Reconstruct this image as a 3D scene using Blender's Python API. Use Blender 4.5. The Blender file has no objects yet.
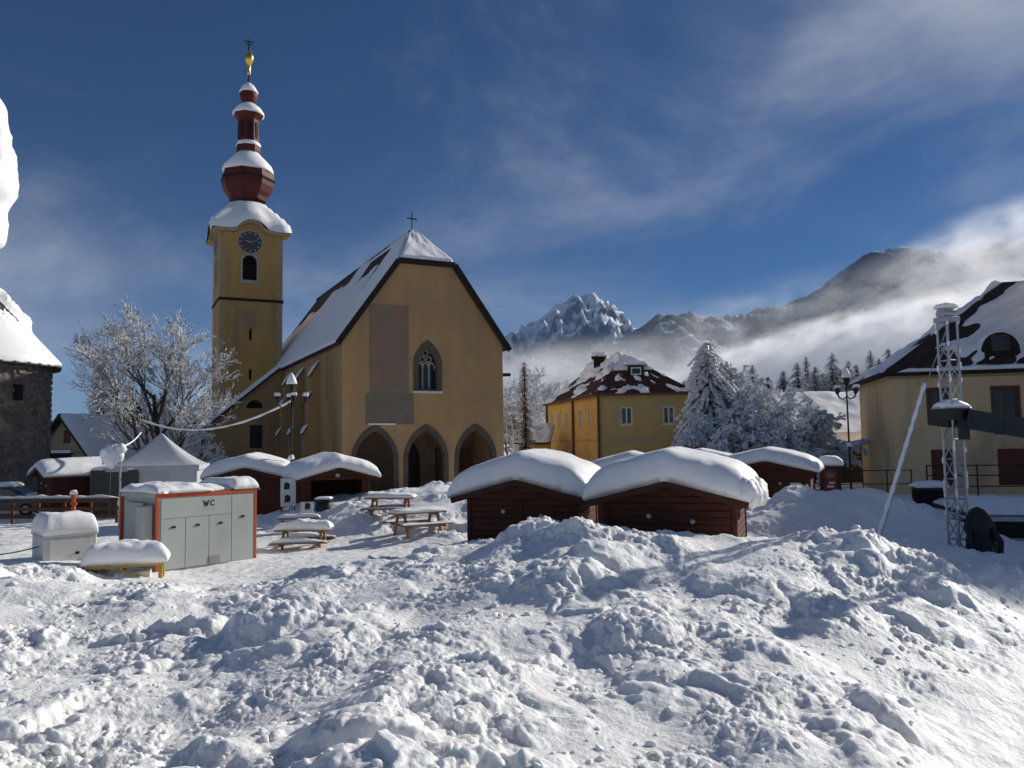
import bpy, math, random
import numpy as np
from mathutils import Vector, Matrix
from mathutils.geometry import tessellate_polygon

SC = bpy.context.scene
COL = SC.collection
R = math.radians

# ------------------------------------------------------------------ camera
F = 800.0; EYE = 3.6
PITCH, ROLL = math.atan(58.0 / F), R(0.9)
fw = Vector((0, math.cos(PITCH), math.sin(PITCH)))
rt0 = Vector((1, 0, 0)); up0 = rt0.cross(fw)
rt = rt0 * math.cos(ROLL) - up0 * math.sin(ROLL)
up = rt0 * math.sin(ROLL) + up0 * math.cos(ROLL)
cam = bpy.data.objects.new('camera', bpy.data.cameras.new('camera'))
COL.objects.link(cam); SC.camera = cam
cam.data.sensor_width = 36.0; cam.data.lens = 36.0 * F / 1024.0
cam.data.clip_start = 0.1; cam.data.clip_end = 30000
cam.matrix_world = Matrix(((rt.x, up.x, -fw.x, 0), (rt.y, up.y, -fw.y, 0), (rt.z, up.z, -fw.z, EYE), (0, 0, 0, 1)))

def ray(px, py):
    return rt * ((px - 512) / F) - up * ((py - 384) / F) + fw
def at(px, py, Y):
    d = ray(px, py); t = Y / d.y
    return Vector((d.x * t, Y, EYE + d.z * t))
def gnd(px, py, z=0.0):
    d = ray(px, py); t = (z - EYE) / d.z
    return Vector((d.x * t, d.y * t, z))
def atx(px, Y, z=0.0):                      # the point of depth Y and height z seen in column px
    lo, hi = 0.0, 768.0
    for _ in range(40):
        m = (lo + hi) / 2
        if at(px, m, Y).z > z: lo = m
        else: hi = m
    return Vector((at(px, lo, Y).x, Y, z))

# ------------------------------------------------------------------ light
SUN_AZ, SUN_EL = R(54), R(25)
S = Vector((math.cos(SUN_EL) * math.sin(SUN_AZ), math.cos(SUN_EL) * math.cos(SUN_AZ), math.sin(SUN_EL)))
sl = bpy.data.lights.new('sun', 'SUN'); sl.energy = 4.1; sl.angle = R(0.5); sl.color = (1.0, 0.955, 0.88)
so = bpy.data.objects.new('sun', sl); COL.objects.link(so); so.rotation_euler = S.to_track_quat('Z', 'Y').to_euler()
so.location = (60, 30, 60)

world = bpy.data.worlds.new('World'); SC.world = world; world.use_nodes = True
wt = world.node_tree; wn, wl = wt.nodes, wt.links
def wnode(t, **k):
    n = wn.new(t)
    for a, b in k.items(): setattr(n, a, b)
    return n
sky = wnode('ShaderNodeTexSky', sky_type='NISHITA', sun_disc=False, sun_elevation=SUN_EL, sun_rotation=SUN_AZ,
            altitude=1500, air_density=1.0, dust_density=0.15, ozone_density=4.0)
bg = wn['Background']; bg.inputs[1].default_value = 0.05
tc = wnode('ShaderNodeTexCoord')
def wmath(op, a, b=None, clamp=False):
    n = wnode('ShaderNodeMath', operation=op, use_clamp=clamp)
    for i, v in enumerate((a, b)):
        if v is None: continue
        if isinstance(v, (int, float)): n.inputs[i].default_value = v
        else: wl.new(v, n.inputs[i])
    return n.outputs[0]
sep = wnode('ShaderNodeSeparateXYZ'); wl.new(tc.outputs['Generated'], sep.inputs[0])
mp = wnode('ShaderNodeMapping'); mp.inputs['Rotation'].default_value = (0, R(28), R(15)); mp.inputs['Scale'].default_value = (1.0, 1.0, 1.9)
mp.inputs['Location'].default_value = (1.3, 0.7, 0.2)
wl.new(tc.outputs['Generated'], mp.inputs[0])
def wnoise(scale, detail, rough, dist=0.0):
    n = wnode('ShaderNodeTexNoise'); n.inputs['Scale'].default_value = scale; n.inputs['Detail'].default_value = detail
    n.inputs['Roughness'].default_value = rough; n.inputs['Distortion'].default_value = dist
    wl.new(mp.outputs[0], n.inputs['Vector']); return n.outputs['Fac']
n1 = wnoise(2.3, 10, 0.62, 0.5); n2 = wnoise(1.15, 3, 0.5, 0.2)
def smooth(v, a, b):
    n = wnode('ShaderNodeMapRange', interpolation_type='SMOOTHERSTEP'); wl.new(v, n.inputs['Value'])
    n.inputs['From Min'].default_value = a; n.inputs['From Max'].default_value = b; return n.outputs['Result']
mask = wmath('ADD', wmath('MULTIPLY', n1, 0.72), wmath('MULTIPLY', n2, 0.5))
clouds = wmath('MULTIPLY', smooth(mask, 0.50, 0.97), 0.9)
veil = wmath('MULTIPLY', smooth(n2, 0.36, 0.80), 0.14)
cl = wmath('ADD', clouds, veil, True)
mix = wnode('ShaderNodeMix', data_type='RGBA'); wl.new(cl, mix.inputs['Factor'])
tint = wnode('ShaderNodeMix', data_type='RGBA', blend_type='MULTIPLY'); tint.inputs['Factor'].default_value = 1.0; wl.new(sky.outputs[0], tint.inputs[6]); tint.inputs[7].default_value = (0.24, 0.46, 0.70, 1)
wl.new(tint.outputs[2], mix.inputs[6]); mix.inputs[7].default_value = (6.6, 7.2, 8.6, 1)
wl.new(mix.outputs[2], bg.inputs[0])

vs = SC.view_settings
vs.view_transform = 'Standard'; vs.look = 'None'; vs.gamma = 1.0; vs.exposure = 0.25; vs.use_curve_mapping = False
cy = SC.cycles
cy.use_denoising = True; cy.max_bounces = 18; cy.diffuse_bounces = 8; cy.glossy_bounces = 2; cy.transmission_bounces = 3
cy.volume_bounces = 16; cy.transparent_max_bounces = 8; cy.use_adaptive_sampling = True; cy.adaptive_threshold = 0.02
cy.sample_clamp_indirect = 6.0

# ------------------------------------------------------------------ noise
def _perm(seed): return np.random.RandomState(seed).permutation(4096)
def gnoise(x, y, seed=0):
    P = _perm(seed); ang = np.random.RandomState(seed + 99).rand(4096) * 2 * np.pi
    gx, gy = np.cos(ang), np.sin(ang)
    xi = np.floor(x).astype(np.int64); yi = np.floor(y).astype(np.int64); fx = x - xi; fy = y - yi
    def g(ix, iy, dx, dy):
        h = P[(P[ix & 4095] + iy) & 4095]; return gx[h] * dx + gy[h] * dy
    u = fx * fx * fx * (fx * (fx * 6 - 15) + 10); v = fy * fy * fy * (fy * (fy * 6 - 15) + 10)
    a = g(xi, yi, fx, fy); b = g(xi + 1, yi, fx - 1, fy); c = g(xi, yi + 1, fx, fy - 1); d = g(xi + 1, yi + 1, fx - 1, fy - 1)
    return ((a + (b - a) * u) * (1 - v) + (c + (d - c) * u) * v) * 1.5
def fbm(x, y, seed=0, o=4, gain=0.5):
    s = 0; a = 1.0
    for i in range(o):
        s = s + a * gnoise(x * 2 ** i, y * 2 ** i, seed + i); a *= gain
    return s
def ridged(x, y, seed=0, o=4, gain=0.5):
    s = 0; a = 1.0
    for i in range(o):
        s = s + a * (1 - 2 * np.abs(gnoise(x * 2 ** i, y * 2 ** i, seed + i))); a *= gain
    return s
def worley(x, y, seed=0):
    """distance to the closest and second closest point, random number of the closest one"""
    rs = np.random.RandomState(seed); P = rs.permutation(4096); rx, ry, rv = rs.rand(4096), rs.rand(4096), rs.rand(4096)
    xi = np.floor(x).astype(np.int64); yi = np.floor(y).astype(np.int64)
    f1 = np.full(x.shape, 9.0); f2 = np.full(x.shape, 9.0); idv = np.zeros(x.shape); ox = np.zeros(x.shape); oy = np.zeros(x.shape)
    for i in (-1, 0, 1):
        for j in (-1, 0, 1):
            h = P[(P[(xi + i) & 4095] + yi + j) & 4095]
            dx = xi + i + rx[h] - x; dy = yi + j + ry[h] - y; d = np.sqrt(dx * dx + dy * dy)
            near = d < f1
            f2 = np.where(near, f1, np.minimum(f2, d)); idv = np.where(near, rv[h], idv)
            ox = np.where(near, dx, ox); oy = np.where(near, dy, oy); f1 = np.where(near, d, f1)
    return f1, f2, idv, ox, oy
def sstep(a, b, x):
    t = np.clip((x - a) / (b - a), 0, 1); return t * t * (3 - 2 * t)

# ------------------------------------------------------------------ materials
MATS = {}
def mat(name, c1, c2=None, scale=4.0, rough=0.8, bump=0.0, bscale=None, metal=0.0, spec=0.3, stretch=(1, 1, 1), detail=6, lo=0.35, hi=0.65,
        c3=None, scale3=1.0, lo3=0.52, hi3=0.62, sss=0.0, bdist=0.02):
    """two-tone noise colour (+ optional third blotchy tone) with noise relief, in object coordinates"""
    if name in MATS: return MATS[name]
    m = bpy.data.materials.new(name); m.use_nodes = True; nt = m.node_tree; N, L = nt.nodes, nt.links
    b = N['Principled BSDF']; b.inputs['Roughness'].default_value = rough; b.inputs['Metallic'].default_value = metal
    b.inputs['Specular IOR Level'].default_value = spec
    if sss: b.inputs['Subsurface Weight'].default_value = sss; b.inputs['Subsurface Radius'].default_value = (0.8, 0.9, 1.0); b.inputs['Subsurface Scale'].default_value = 0.045
    t = N.new('ShaderNodeTexCoord'); mpn = N.new('ShaderNodeMapping'); mpn.inputs['Scale'].default_value = stretch
    L.new(t.outputs['Object'], mpn.inputs[0])
    def noise(s, d=detail, r=0.55):
        n = N.new('ShaderNodeTexNoise'); n.inputs['Scale'].default_value = s; n.inputs['Detail'].default_value = d; n.inputs['Roughness'].default_value = r
        L.new(mpn.outputs[0], n.inputs['Vector']); return n.outputs['Fac']
    def rng(v, a, bb):
        n = N.new('ShaderNodeMapRange'); L.new(v, n.inputs['Value']); n.inputs['From Min'].default_value = a; n.inputs['From Max'].default_value = bb; return n.outputs['Result']
    def mixc(f, a, c):
        n = N.new('ShaderNodeMix'); n.data_type = 'RGBA'; L.new(f, n.inputs['Factor'])
        for i, v in ((6, a), (7, c)):
            if isinstance(v, tuple): n.inputs[i].default_value = (*v, 1)
            else: L.new(v, n.inputs[i])
        return n.outputs[2]
    if c2 is None: c2 = tuple(x * 0.85 for x in c1)
    col = mixc(rng(noise(scale), lo, hi), c1, c2)
    if c3 is not None: col = mixc(rng(noise(scale3, 7, 0.65), lo3, hi3), col, c3)
    L.new(col, b.inputs['Base Color'])
    if bump:
        bp = N.new('ShaderNodeBump'); bp.inputs['Strength'].default_value = bump; bp.inputs['Distance'].default_value = bdist
        L.new(noise(bscale or scale * 3, 8, 0.6), bp.inputs['Height']); L.new(bp.outputs[0], b.inputs['Normal'])
    MATS[name] = m; return m
mat('snow', (0.915, 0.91, 0.90), (0.865, 0.862, 0.855), 3, 0.55, 0.35, 7, spec=0.25, bdist=0.03)
mat('snow_ground', (0.94, 0.93, 0.91), (0.88, 0.872, 0.855), 2.2, 0.55, 0.75, 15, spec=0.2, bdist=0.05, sss=0.8)
mat('snow_rough', (0.82, 0.845, 0.88), (0.70, 0.74, 0.79), 1.2, 0.6, 0.4, 5, spec=0.2)
mat('plaster_church', (0.47, 0.305, 0.145), (0.41, 0.26, 0.12), 0.6, 0.9, 0.25, 9, spec=0.1, c3=(0.35, 0.235, 0.13), scale3=0.42, stretch=(1, 1, 0.45), lo3=0.46, hi3=0.66)
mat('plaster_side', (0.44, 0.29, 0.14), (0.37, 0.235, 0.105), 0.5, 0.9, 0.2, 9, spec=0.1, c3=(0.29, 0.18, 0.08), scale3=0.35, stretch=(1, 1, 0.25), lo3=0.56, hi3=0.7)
mat('plaster_tower', (0.49, 0.30, 0.10), (0.42, 0.255, 0.085), 0.5, 0.9, 0.2, 8, spec=0.1, c3=(0.30, 0.22, 0.12), scale3=0.4, stretch=(1, 1, 0.4))
mat('stone_trim', (0.42, 0.39, 0.33), (0.34, 0.31, 0.26), 2, 0.9, 0.3, 10, spec=0.1)
mat('quoin', (0.41, 0.32, 0.18), (0.36, 0.28, 0.155), 2, 0.9, 0.3, 10, spec=0.1)
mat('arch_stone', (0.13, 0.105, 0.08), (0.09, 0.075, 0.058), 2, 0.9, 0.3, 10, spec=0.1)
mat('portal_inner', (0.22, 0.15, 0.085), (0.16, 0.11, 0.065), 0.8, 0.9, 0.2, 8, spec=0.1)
mat('fresco', (0.25, 0.195, 0.135), (0.20, 0.165, 0.125), 0.9, 0.9, 0.2, 12, spec=0.1, c3=(0.29, 0.165, 0.10), scale3=1.0, lo3=0.47, hi3=0.62)
mat('grey_render', (0.21, 0.175, 0.13), (0.175, 0.15, 0.115), 1.1, 0.9, 0.2, 12, spec=0.1)
mat('shingle', (0.055, 0.035, 0.032), (0.03, 0.022, 0.022), 3, 0.8, 0.5, 8, spec=0.2)
mat('shingle_red', (0.085, 0.032, 0.026), (0.05, 0.02, 0.018), 3, 0.8, 0.5, 8, spec=0.2)
mat('dome_copper', (0.115, 0.020, 0.014), (0.07, 0.014, 0.011), 1.5, 0.62, 0.15, 5, spec=0.2)
mat('gold', (0.85, 0.55, 0.12), (0.75, 0.46, 0.08), 6, 0.28, metal=1.0)
mat('iron', (0.03, 0.03, 0.032), (0.02, 0.02, 0.022), 6, 0.55, metal=0.3)
mat('dark_void', (0.012, 0.011, 0.010), None, 3, 0.9)
mat('clock_face', (0.07, 0.075, 0.085), (0.05, 0.052, 0.06), 3, 0.6)
mat('clock_mark', (0.52, 0.50, 0.42), None, 3, 0.6)
mat('glass', (0.02, 0.024, 0.03), (0.03, 0.034, 0.04), 1.2, 0.08, spec=0.6)
mat('stone_tower', (0.23, 0.195, 0.16), (0.13, 0.112, 0.095), 1.3, 0.95, 0.8, 5, spec=0.1, c3=(0.30, 0.26, 0.21), scale3=0.8, bdist=0.06)
mat('stone_block', (0.25, 0.21, 0.17), (0.13, 0.115, 0.10), 3.1, 0.95, 0.6, 9, spec=0.1, bdist=0.03)
mat('wood_hut', (0.12, 0.038, 0.02), (0.07, 0.023, 0.013), 2.2, 0.7, 0.4, 14, spec=0.2, stretch=(0.35, 1, 4), c3=(0.17, 0.075, 0.045), scale3=0.9, lo3=0.58, hi3=0.75)
mat('wood_hut_trim', (0.085, 0.032, 0.018), (0.055, 0.022, 0.013), 2.2, 0.7, 0.3, 14, spec=0.2)
mat('wood_dark', (0.034, 0.022, 0.016), (0.02, 0.014, 0.011), 2, 0.8, 0.4, 12, stretch=(1, 1, 0.3), spec=0.15)
mat('wood_bench', (0.30, 0.17, 0.07), (0.22, 0.12, 0.05), 3, 0.75, 0.3, 12, spec=0.2)
mat('wood_fence', (0.14, 0.058, 0.028), (0.085, 0.036, 0.019), 3, 0.75, 0.3, 12, spec=0.2)
mat('panel_white', (0.44, 0.465, 0.43), (0.40, 0.425, 0.395), 1.2, 0.5, 0.05, 5, spec=0.4, c3=(0.34, 0.345, 0.31), scale3=0.8, lo3=0.55, hi3=0.8, stretch=(1, 1, .4))
mat('panel_line', (0.30, 0.315, 0.30), None, 2, 0.6)
mat('orange_paint', (0.50, 0.10, 0.025), (0.40, 0.075, 0.02), 3, 0.5, spec=0.4)
mat('black_plastic', (0.022, 0.022, 0.024), (0.015, 0.015, 0.017), 4, 0.5, spec=0.3)
mat('white_plastic', (0.62, 0.62, 0.58), (0.55, 0.55, 0.52), 2, 0.5, spec=0.4)
mat('yellow_wood', (0.50, 0.34, 0.10), (0.40, 0.26, 0.07), 3, 0.7, spec=0.2)
mat('plaster_house', (0.50, 0.37, 0.15), (0.44, 0.33, 0.14), 0.7, 0.9, 0.2, 8, spec=0.1, c3=(0.40, 0.34, 0.18), scale3=0.4)
mat('plaster_house_lit', (0.70, 0.46, 0.16), (0.62, 0.40, 0.135), 0.7, 0.9, 0.2, 8, spec=0.1, c3=(0.58, 0.34, 0.07), scale3=0.4)  # house plaster again, the side's brighter light put into the colour
mat('plaster_right', (0.72, 0.53, 0.31), (0.65, 0.47, 0.27), 0.6, 0.9, 0.2, 8, spec=0.1, c3=(0.50, 0.37, 0.22), scale3=0.35, stretch=(1, 1, 0.5))
mat('plaster_cream', (0.45, 0.36, 0.21), (0.38, 0.30, 0.17), 0.8, 0.9, 0.2, 8, spec=0.1)
mat('white_frame', (0.66, 0.66, 0.62), None, 3, 0.6)
mat('brown_frame', (0.14, 0.07, 0.035), (0.10, 0.05, 0.028), 4, 0.7)
mat('shutter', (0.16, 0.045, 0.028), (0.12, 0.035, 0.022), 4, 0.7, stretch=(1, 1, 6))
mat('steel', (0.42, 0.43, 0.45), (0.34, 0.35, 0.37), 6, 0.4, metal=0.5)
mat('tent_fabric', (0.46, 0.48, 0.51), (0.40, 0.42, 0.45), 1.5, 0.8, 0.15, 4)
mat('green_box', (0.085, 0.095, 0.075), (0.06, 0.068, 0.055), 2, 0.7)
mat('bark', (0.06, 0.045, 0.035), (0.035, 0.027, 0.022), 5, 0.9, 0.4, 14, stretch=(1, 1, 0.3))
mat('needles', (0.030, 0.042, 0.026), (0.018, 0.026, 0.018), 3, 0.8)
mat('twig', (0.085, 0.065, 0.05), (0.05, 0.04, 0.032), 4, 0.9)
mat('rime', (0.78, 0.80, 0.83), (0.62, 0.64, 0.66), 1.5, 0.8)
mat('car_paint', (0.05, 0.075, 0.14), (0.045, 0.065, 0.12), 2, 0.3, spec=0.6)
mat('red_paint', (0.24, 0.025, 0.022), (0.19, 0.02, 0.018), 3, 0.5)
mat('paper_white', (0.72, 0.72, 0.70), None, 3, 0.7)
mat('tarp', (0.012, 0.022, 0.026), (0.018, 0.03, 0.034), 2, 0.55, 0.3, 5, spec=0.3)
mat('lamp_glass', (0.55, 0.55, 0.52), None, 3, 0.3)
mat('wood_hut_sunlit', (0.34, 0.17, 0.07), (0.26, 0.13, 0.05), 2, 0.7, 0.3, 12, stretch=(1, 0.4, 4))  # brighter copy of the hut wood, sunlight painted in

# ------------------------------------------------------------------ mesh building
def tag(o, label=None, cat=None, group=None, kind=None):
    if label: o['label'] = label
    if cat: o['category'] = cat
    if group: o['group'] = group
    if kind: o['kind'] = kind
    return o
def thing(name, label, cat, loc=(0, 0, 0), rz=0.0, group=None):
    o = bpy.data.objects.new(name, None); COL.objects.link(o)
    o.location = loc; o.rotation_euler = (0, 0, rz); o.empty_display_size = 0.3
    return tag(o, label, cat, group)
def copy_tree(o, parent=None):
    c = o.copy(); COL.objects.link(c); c.parent = parent
    for ch in list(o.children): copy_tree(ch, c)
    return c

class MB:
    def __init__(s): s.v = []; s.f = []
    def add(s, vs, fs):
        k = len(s.v); s.v.extend([tuple(p) for p in vs]); s.f.extend([tuple(i + k for i in f) for f in fs]); return s
    def box(s, x0, x1, y0, y1, z0, z1):
        return s.add([(x0, y0, z0), (x1, y0, z0), (x1, y1, z0), (x0, y1, z0), (x0, y0, z1), (x1, y0, z1), (x1, y1, z1), (x0, y1, z1)],
                     [(0, 3, 2, 1), (4, 5, 6, 7), (0, 1, 5, 4), (1, 2, 6, 5), (2, 3, 7, 6), (3, 0, 4, 7)])
    def bbox(s, x0, x1, y0, y1, z0, z1, b=0.01):
        """box with chamfered edges"""
        P = []; 
        for z, i in ((z0, b), (z0 + b, 0), (z1 - b, 0), (z1, b)):
            P.append([(x0 + i + b, y0 + i, z), (x1 - i - b, y0 + i, z), (x1 - i, y0 + i + b, z), (x1 - i, y1 - i - b, z), (x1 - i - b, y1 - i, z), (x0 + i + b, y1 - i, z), (x0 + i, y1 - i - b, z), (x0 + i, y0 + i + b, z)])
        vs = sum(P, []); fs = [tuple(range(7, -1, -1)), tuple(range(24, 32))]
        for r in range(3):
            for k in range(8): fs.append((r * 8 + k, r * 8 + (k + 1) % 8, r * 8 + 8 + (k + 1) % 8, r * 8 + 8 + k))
        return s.add(vs, fs)
    def beam(s, p0, p1, w, h, upv=(0, 0, 1)):
        p0, p1 = Vector(p0), Vector(p1); d = (p1 - p0).normalized(); a = d.cross(Vector(upv))
        if a.length < 1e-4: a = d.cross(Vector((1, 0, 0)))
        a.normalize(); b = a.cross(d).normalized(); a *= w / 2; b *= h / 2
        return s.add([p0 - a - b, p0 + a - b, p0 + a + b, p0 - a + b, p1 - a - b, p1 + a - b, p1 + a + b, p1 - a + b],
                     [(0, 3, 2, 1), (4, 5, 6, 7), (0, 1, 5, 4), (1, 2, 6, 5), (2, 3, 7, 6), (3, 0, 4, 7)])
    def tube(s, pts, rad, n=6, cap=True):
        pts = [Vector(p) for p in pts]
        if isinstance(rad, (int, float)): rad = [rad] * len(pts)
        vs = []
        for i, p in enumerate(pts):
            d = (pts[min(i + 1, len(pts) - 1)] - pts[max(i - 1, 0)]).normalized()
            a = d.cross(Vector((0, 0, 1)))
            if a.length < 0.05: a = d.cross(Vector((0, 1, 0)))
            a.normalize(); b = a.cross(d)
            for k in range(n):
                t = 2 * math.pi * k / n; vs.append(p + (a * math.cos(t) + b * math.sin(t)) * rad[i])
        fs = []
        for i in range(len(pts) - 1):
            for k in range(n): fs.append((i * n + k, (i + 1) * n + k, (i + 1) * n + (k + 1) % n, i * n + (k + 1) % n))
        if cap: fs.append(tuple(range(n))); fs.append(tuple(range(len(pts) * n - 1, (len(pts) - 1) * n - 1, -1)))
        return s.add(vs, fs)
    def lathe(s, prof, n=24, c=(0, 0, 0), ph=0.0):
        vs = []; 
        for r, z in prof:
            for k in range(n):
                t = ph + 2 * math.pi * k / n; vs.append((c[0] + r * math.cos(t), c[1] + r * math.sin(t), c[2] + z))
        fs = [(i * n + k, i * n + (k + 1) % n, (i + 1) * n + (k + 1) % n, (i + 1) * n + k) for i in range(len(prof) - 1) for k in range(n)]
        fs.append(tuple(range(n - 1, -1, -1))); fs.append(tuple(range((len(prof) - 1) * n, len(prof) * n)))
        return s.add(vs, fs)
    def wall(s, outer, holes=(), w0=0.0, w1=0.3, fn=None):
        """flat wall with openings; outline in (u, v), thickness w0..w1; fn maps (u, v, w) to a point"""
        fn = fn or (lambda u, v, w: (u, w, v))
        loops = [list(outer)] + [list(h) for h in holes]
        flat = [p for l in loops for p in l]; tris = tessellate_polygon([[Vector((p[0], p[1], 0)) for p in l] for l in loops]); n = len(flat)
        vs = [fn(p[0], p[1], w0) for p in flat] + [fn(p[0], p[1], w1) for p in flat]
        fs = []
        for a, b, c in tris: fs.append((a, b, c)); fs.append((c + n, b + n, a + n))
        k = 0
        for l in loops:
            for i in range(len(l)): j = (i + 1) % len(l); fs.append((k + i, k + j, k + j + n, k + i + n))
            k += len(l)
        return s.add(vs, fs)
    def prism(s, poly, w0, w1, fn=None): return s.wall(poly, (), w0, w1, fn)
    def grid(s, P):
        """P: array (nu, nv, 3)"""
        nu, nv = P.shape[:2]; k = len(s.v); s.v.extend(map(tuple, P.reshape(-1, 3).tolist()))
        for i in range(nu - 1):
            for j in range(nv - 1): a = k + i * nv + j; s.f.append((a, a + nv, a + nv + 1, a + 1))
        return s
    def build(s, name, m, parent=None, smooth=False, label=None, kind=None, fixn=True):
        me = bpy.data.meshes.new(name); me.from_pydata(s.v, [], s.f)
        if fixn:
            import bmesh
            bm = bmesh.new(); bm.from_mesh(me); bmesh.ops.recalc_face_normals(bm, faces=bm.faces); bm.to_mesh(me); bm.free()
        me.materials.append(MATS[m])
        if smooth: me.polygons.foreach_set('use_smooth', [True] * len(me.polygons))
        me.update()
        o = bpy.data.objects.new(name, me); COL.objects.link(o); o.parent = parent
        return tag(o, label, kind=kind)
def np_mesh(name, V, Fq, m, parent=None, smooth=False):
    """fast mesh from numpy arrays, quads or triangles"""
    me = bpy.data.meshes.new(name); nv, nf, k = len(V), len(Fq), Fq.shape[1]
    me.vertices.add(nv); me.vertices.foreach_set('co', np.ascontiguousarray(V, dtype=np.float32).ravel())
    me.loops.add(nf * k); me.loops.foreach_set('vertex_index', np.ascontiguousarray(Fq, dtype=np.int32).ravel())
    me.polygons.add(nf); me.polygons.foreach_set('loop_start', np.arange(0, nf * k, k, dtype=np.int32))
    me.polygons.foreach_set('use_smooth', np.full(nf, smooth))
    me.update(calc_edges=True); me.materials.append(MATS[m])
    o = bpy.data.objects.new(name, me); COL.objects.link(o); o.parent = parent; return o
def grid_faces(nu, nv):
    i = np.arange((nu - 1) * (nv - 1)); a = (i // (nv - 1)) * nv + i % (nv - 1)
    return np.stack([a, a + nv, a + nv + 1, a + 1], 1)

def pointed(cx, hw, z0, zs, k=1.0, n=7):
    """outline of a pointed arch opening, counter-clockwise from the lower left; k*2*hw is the arc radius"""
    r = 2 * hw * k; c1, c2 = cx - hw + r, cx + hw - r; top = math.acos((r - hw) / r)
    right = [(c2 + r * math.cos(top * i / n), zs + r * math.sin(top * i / n)) for i in range(n + 1)]
    left = [(c1 - r * math.cos(top * i / n), zs + r * math.sin(top * i / n)) for i in range(n - 1, -1, -1)]
    return [(cx - hw, z0), (cx + hw, z0)] + right + left
def rect(x0, x1, z0, z1): return [(x0, z0), (x1, z0), (x1, z1), (x0, z1)]
def rnd_arch(cx, hw, z0, zs, n=10):
    return [(cx - hw, z0), (cx + hw, z0)] + [(cx + hw * math.cos(math.pi * i / n), zs + hw * math.sin(math.pi * i / n)) for i in range(n + 1)]

def snow_slab(name, parent, hx, hy, base, thick, cx=0.0, cy=0.0, seed=1, nu=36, nv=30, over=0.06, p=7.0, sag=0.0, rough=0.06, mat_='snow', freq=1.1):
    """a thick rounded layer of snow lying on the surface base(x, y) (arrays), centred on (cx, cy)"""
    a = np.sin(np.linspace(-1, 1, nu) * np.pi / 2 * 0.985); a = np.sign(a) * (0.85 * np.abs(a) + 0.15 * np.abs(np.linspace(-1, 1, nu))); a /= a[-1]
    b = np.sin(np.linspace(-1, 1, nv) * np.pi / 2 * 0.985); b = np.sign(b) * (0.85 * np.abs(b) + 0.15 * np.abs(np.linspace(-1, 1, nv))); b /= b[-1]
    A, B = np.meshgrid(a, b, indexing='ij')
    h = np.sqrt(np.clip(1 - np.abs(A) ** p, 0, 1) * np.clip(1 - np.abs(B) ** p, 0, 1))
    X, Y = A * hx, B * hy
    n = fbm(X * freq + seed * 7.3, Y * freq + seed * 3.1, seed, 4)
    edge = fbm(X * 2.3 + seed, Y * 2.3, seed + 5, 3)
    X2 = X * (1 + over * np.sqrt(np.clip(h, 0, 1)) * (1 - 0.4 * h) / max(hx, 0.3) * (1 + 0.45 * edge)) + cx
    Y2 = Y * (1 + over * np.sqrt(np.clip(h, 0, 1)) * (1 - 0.4 * h) / max(hy, 0.3) * (1 + 0.45 * edge)) + cy
    zb = base(X + cx, Y + cy)
    T = thick * h * (1 + 2.2 * rough * n) - sag * thick * (np.abs(A) ** 3)*h
    top = np.stack([X2, Y2, zb + T + 0.004], -1); bot = np.stack([X + cx, Y + cy, zb + 0.003], -1)
    nn = nu * nv; V = np.concatenate([top.reshape(-1, 3), bot.reshape(-1, 3)]); Fg = grid_faces(nu, nv)
    rim = [i * nv for i in range(nu)] + [(nu - 1) * nv + j for j in range(1, nv)] + [i * nv + nv - 1 for i in range(nu - 2, -1, -1)] + [j for j in range(nv - 2, 0, -1)]
    rim = np.array(rim); nx = np.roll(rim, -1)
    side = np.stack([rim, nx, nx + nn, rim + nn], 1)
    o = np_mesh(name, V, np.concatenate([Fg, Fg[:, ::-1] + nn, side]), mat_, parent, True); return o
def snow_quad(name, parent, P00, P10, P11, P01, tfun, nu=60, nv=40, mat_='snow', drop=0.05):
    """snow lying on a sloping roof face, v runs up the slope; tfun(u, v) gives its thickness, negative where the roof is bare"""
    P00, P10, P11, P01 = [np.array(p, float) for p in (P00, P10, P11, P01)]
    u = np.linspace(0, 1, nu); v = np.linspace(0, 1, nv); U, W = np.meshgrid(u, v, indexing='ij')
    base = (P00[None, None] * (1 - U)[..., None] * (1 - W)[..., None] + P10[None, None] * U[..., None] * (1 - W)[..., None]
            + P11[None, None] * U[..., None] * W[..., None] + P01[None, None] * (1 - U)[..., None] * W[..., None])
    nrm = np.cross(P10 - P00, P01 - P00 + (P11 - P10)); nrm /= np.linalg.norm(nrm)
    if nrm[2] < 0: nrm = -nrm
    T = tfun(U, W); T[0, :] = T[-1, :] = -drop; T[:, 0] = T[:, -1] = -drop
    T = np.where(T < 0, np.maximum(T, -drop), T)
    P = base + nrm[None, None] * T[..., None]
    return np_mesh(name, P.reshape(-1, 3), grid_faces(nu, nv), mat_, parent, True)

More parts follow.
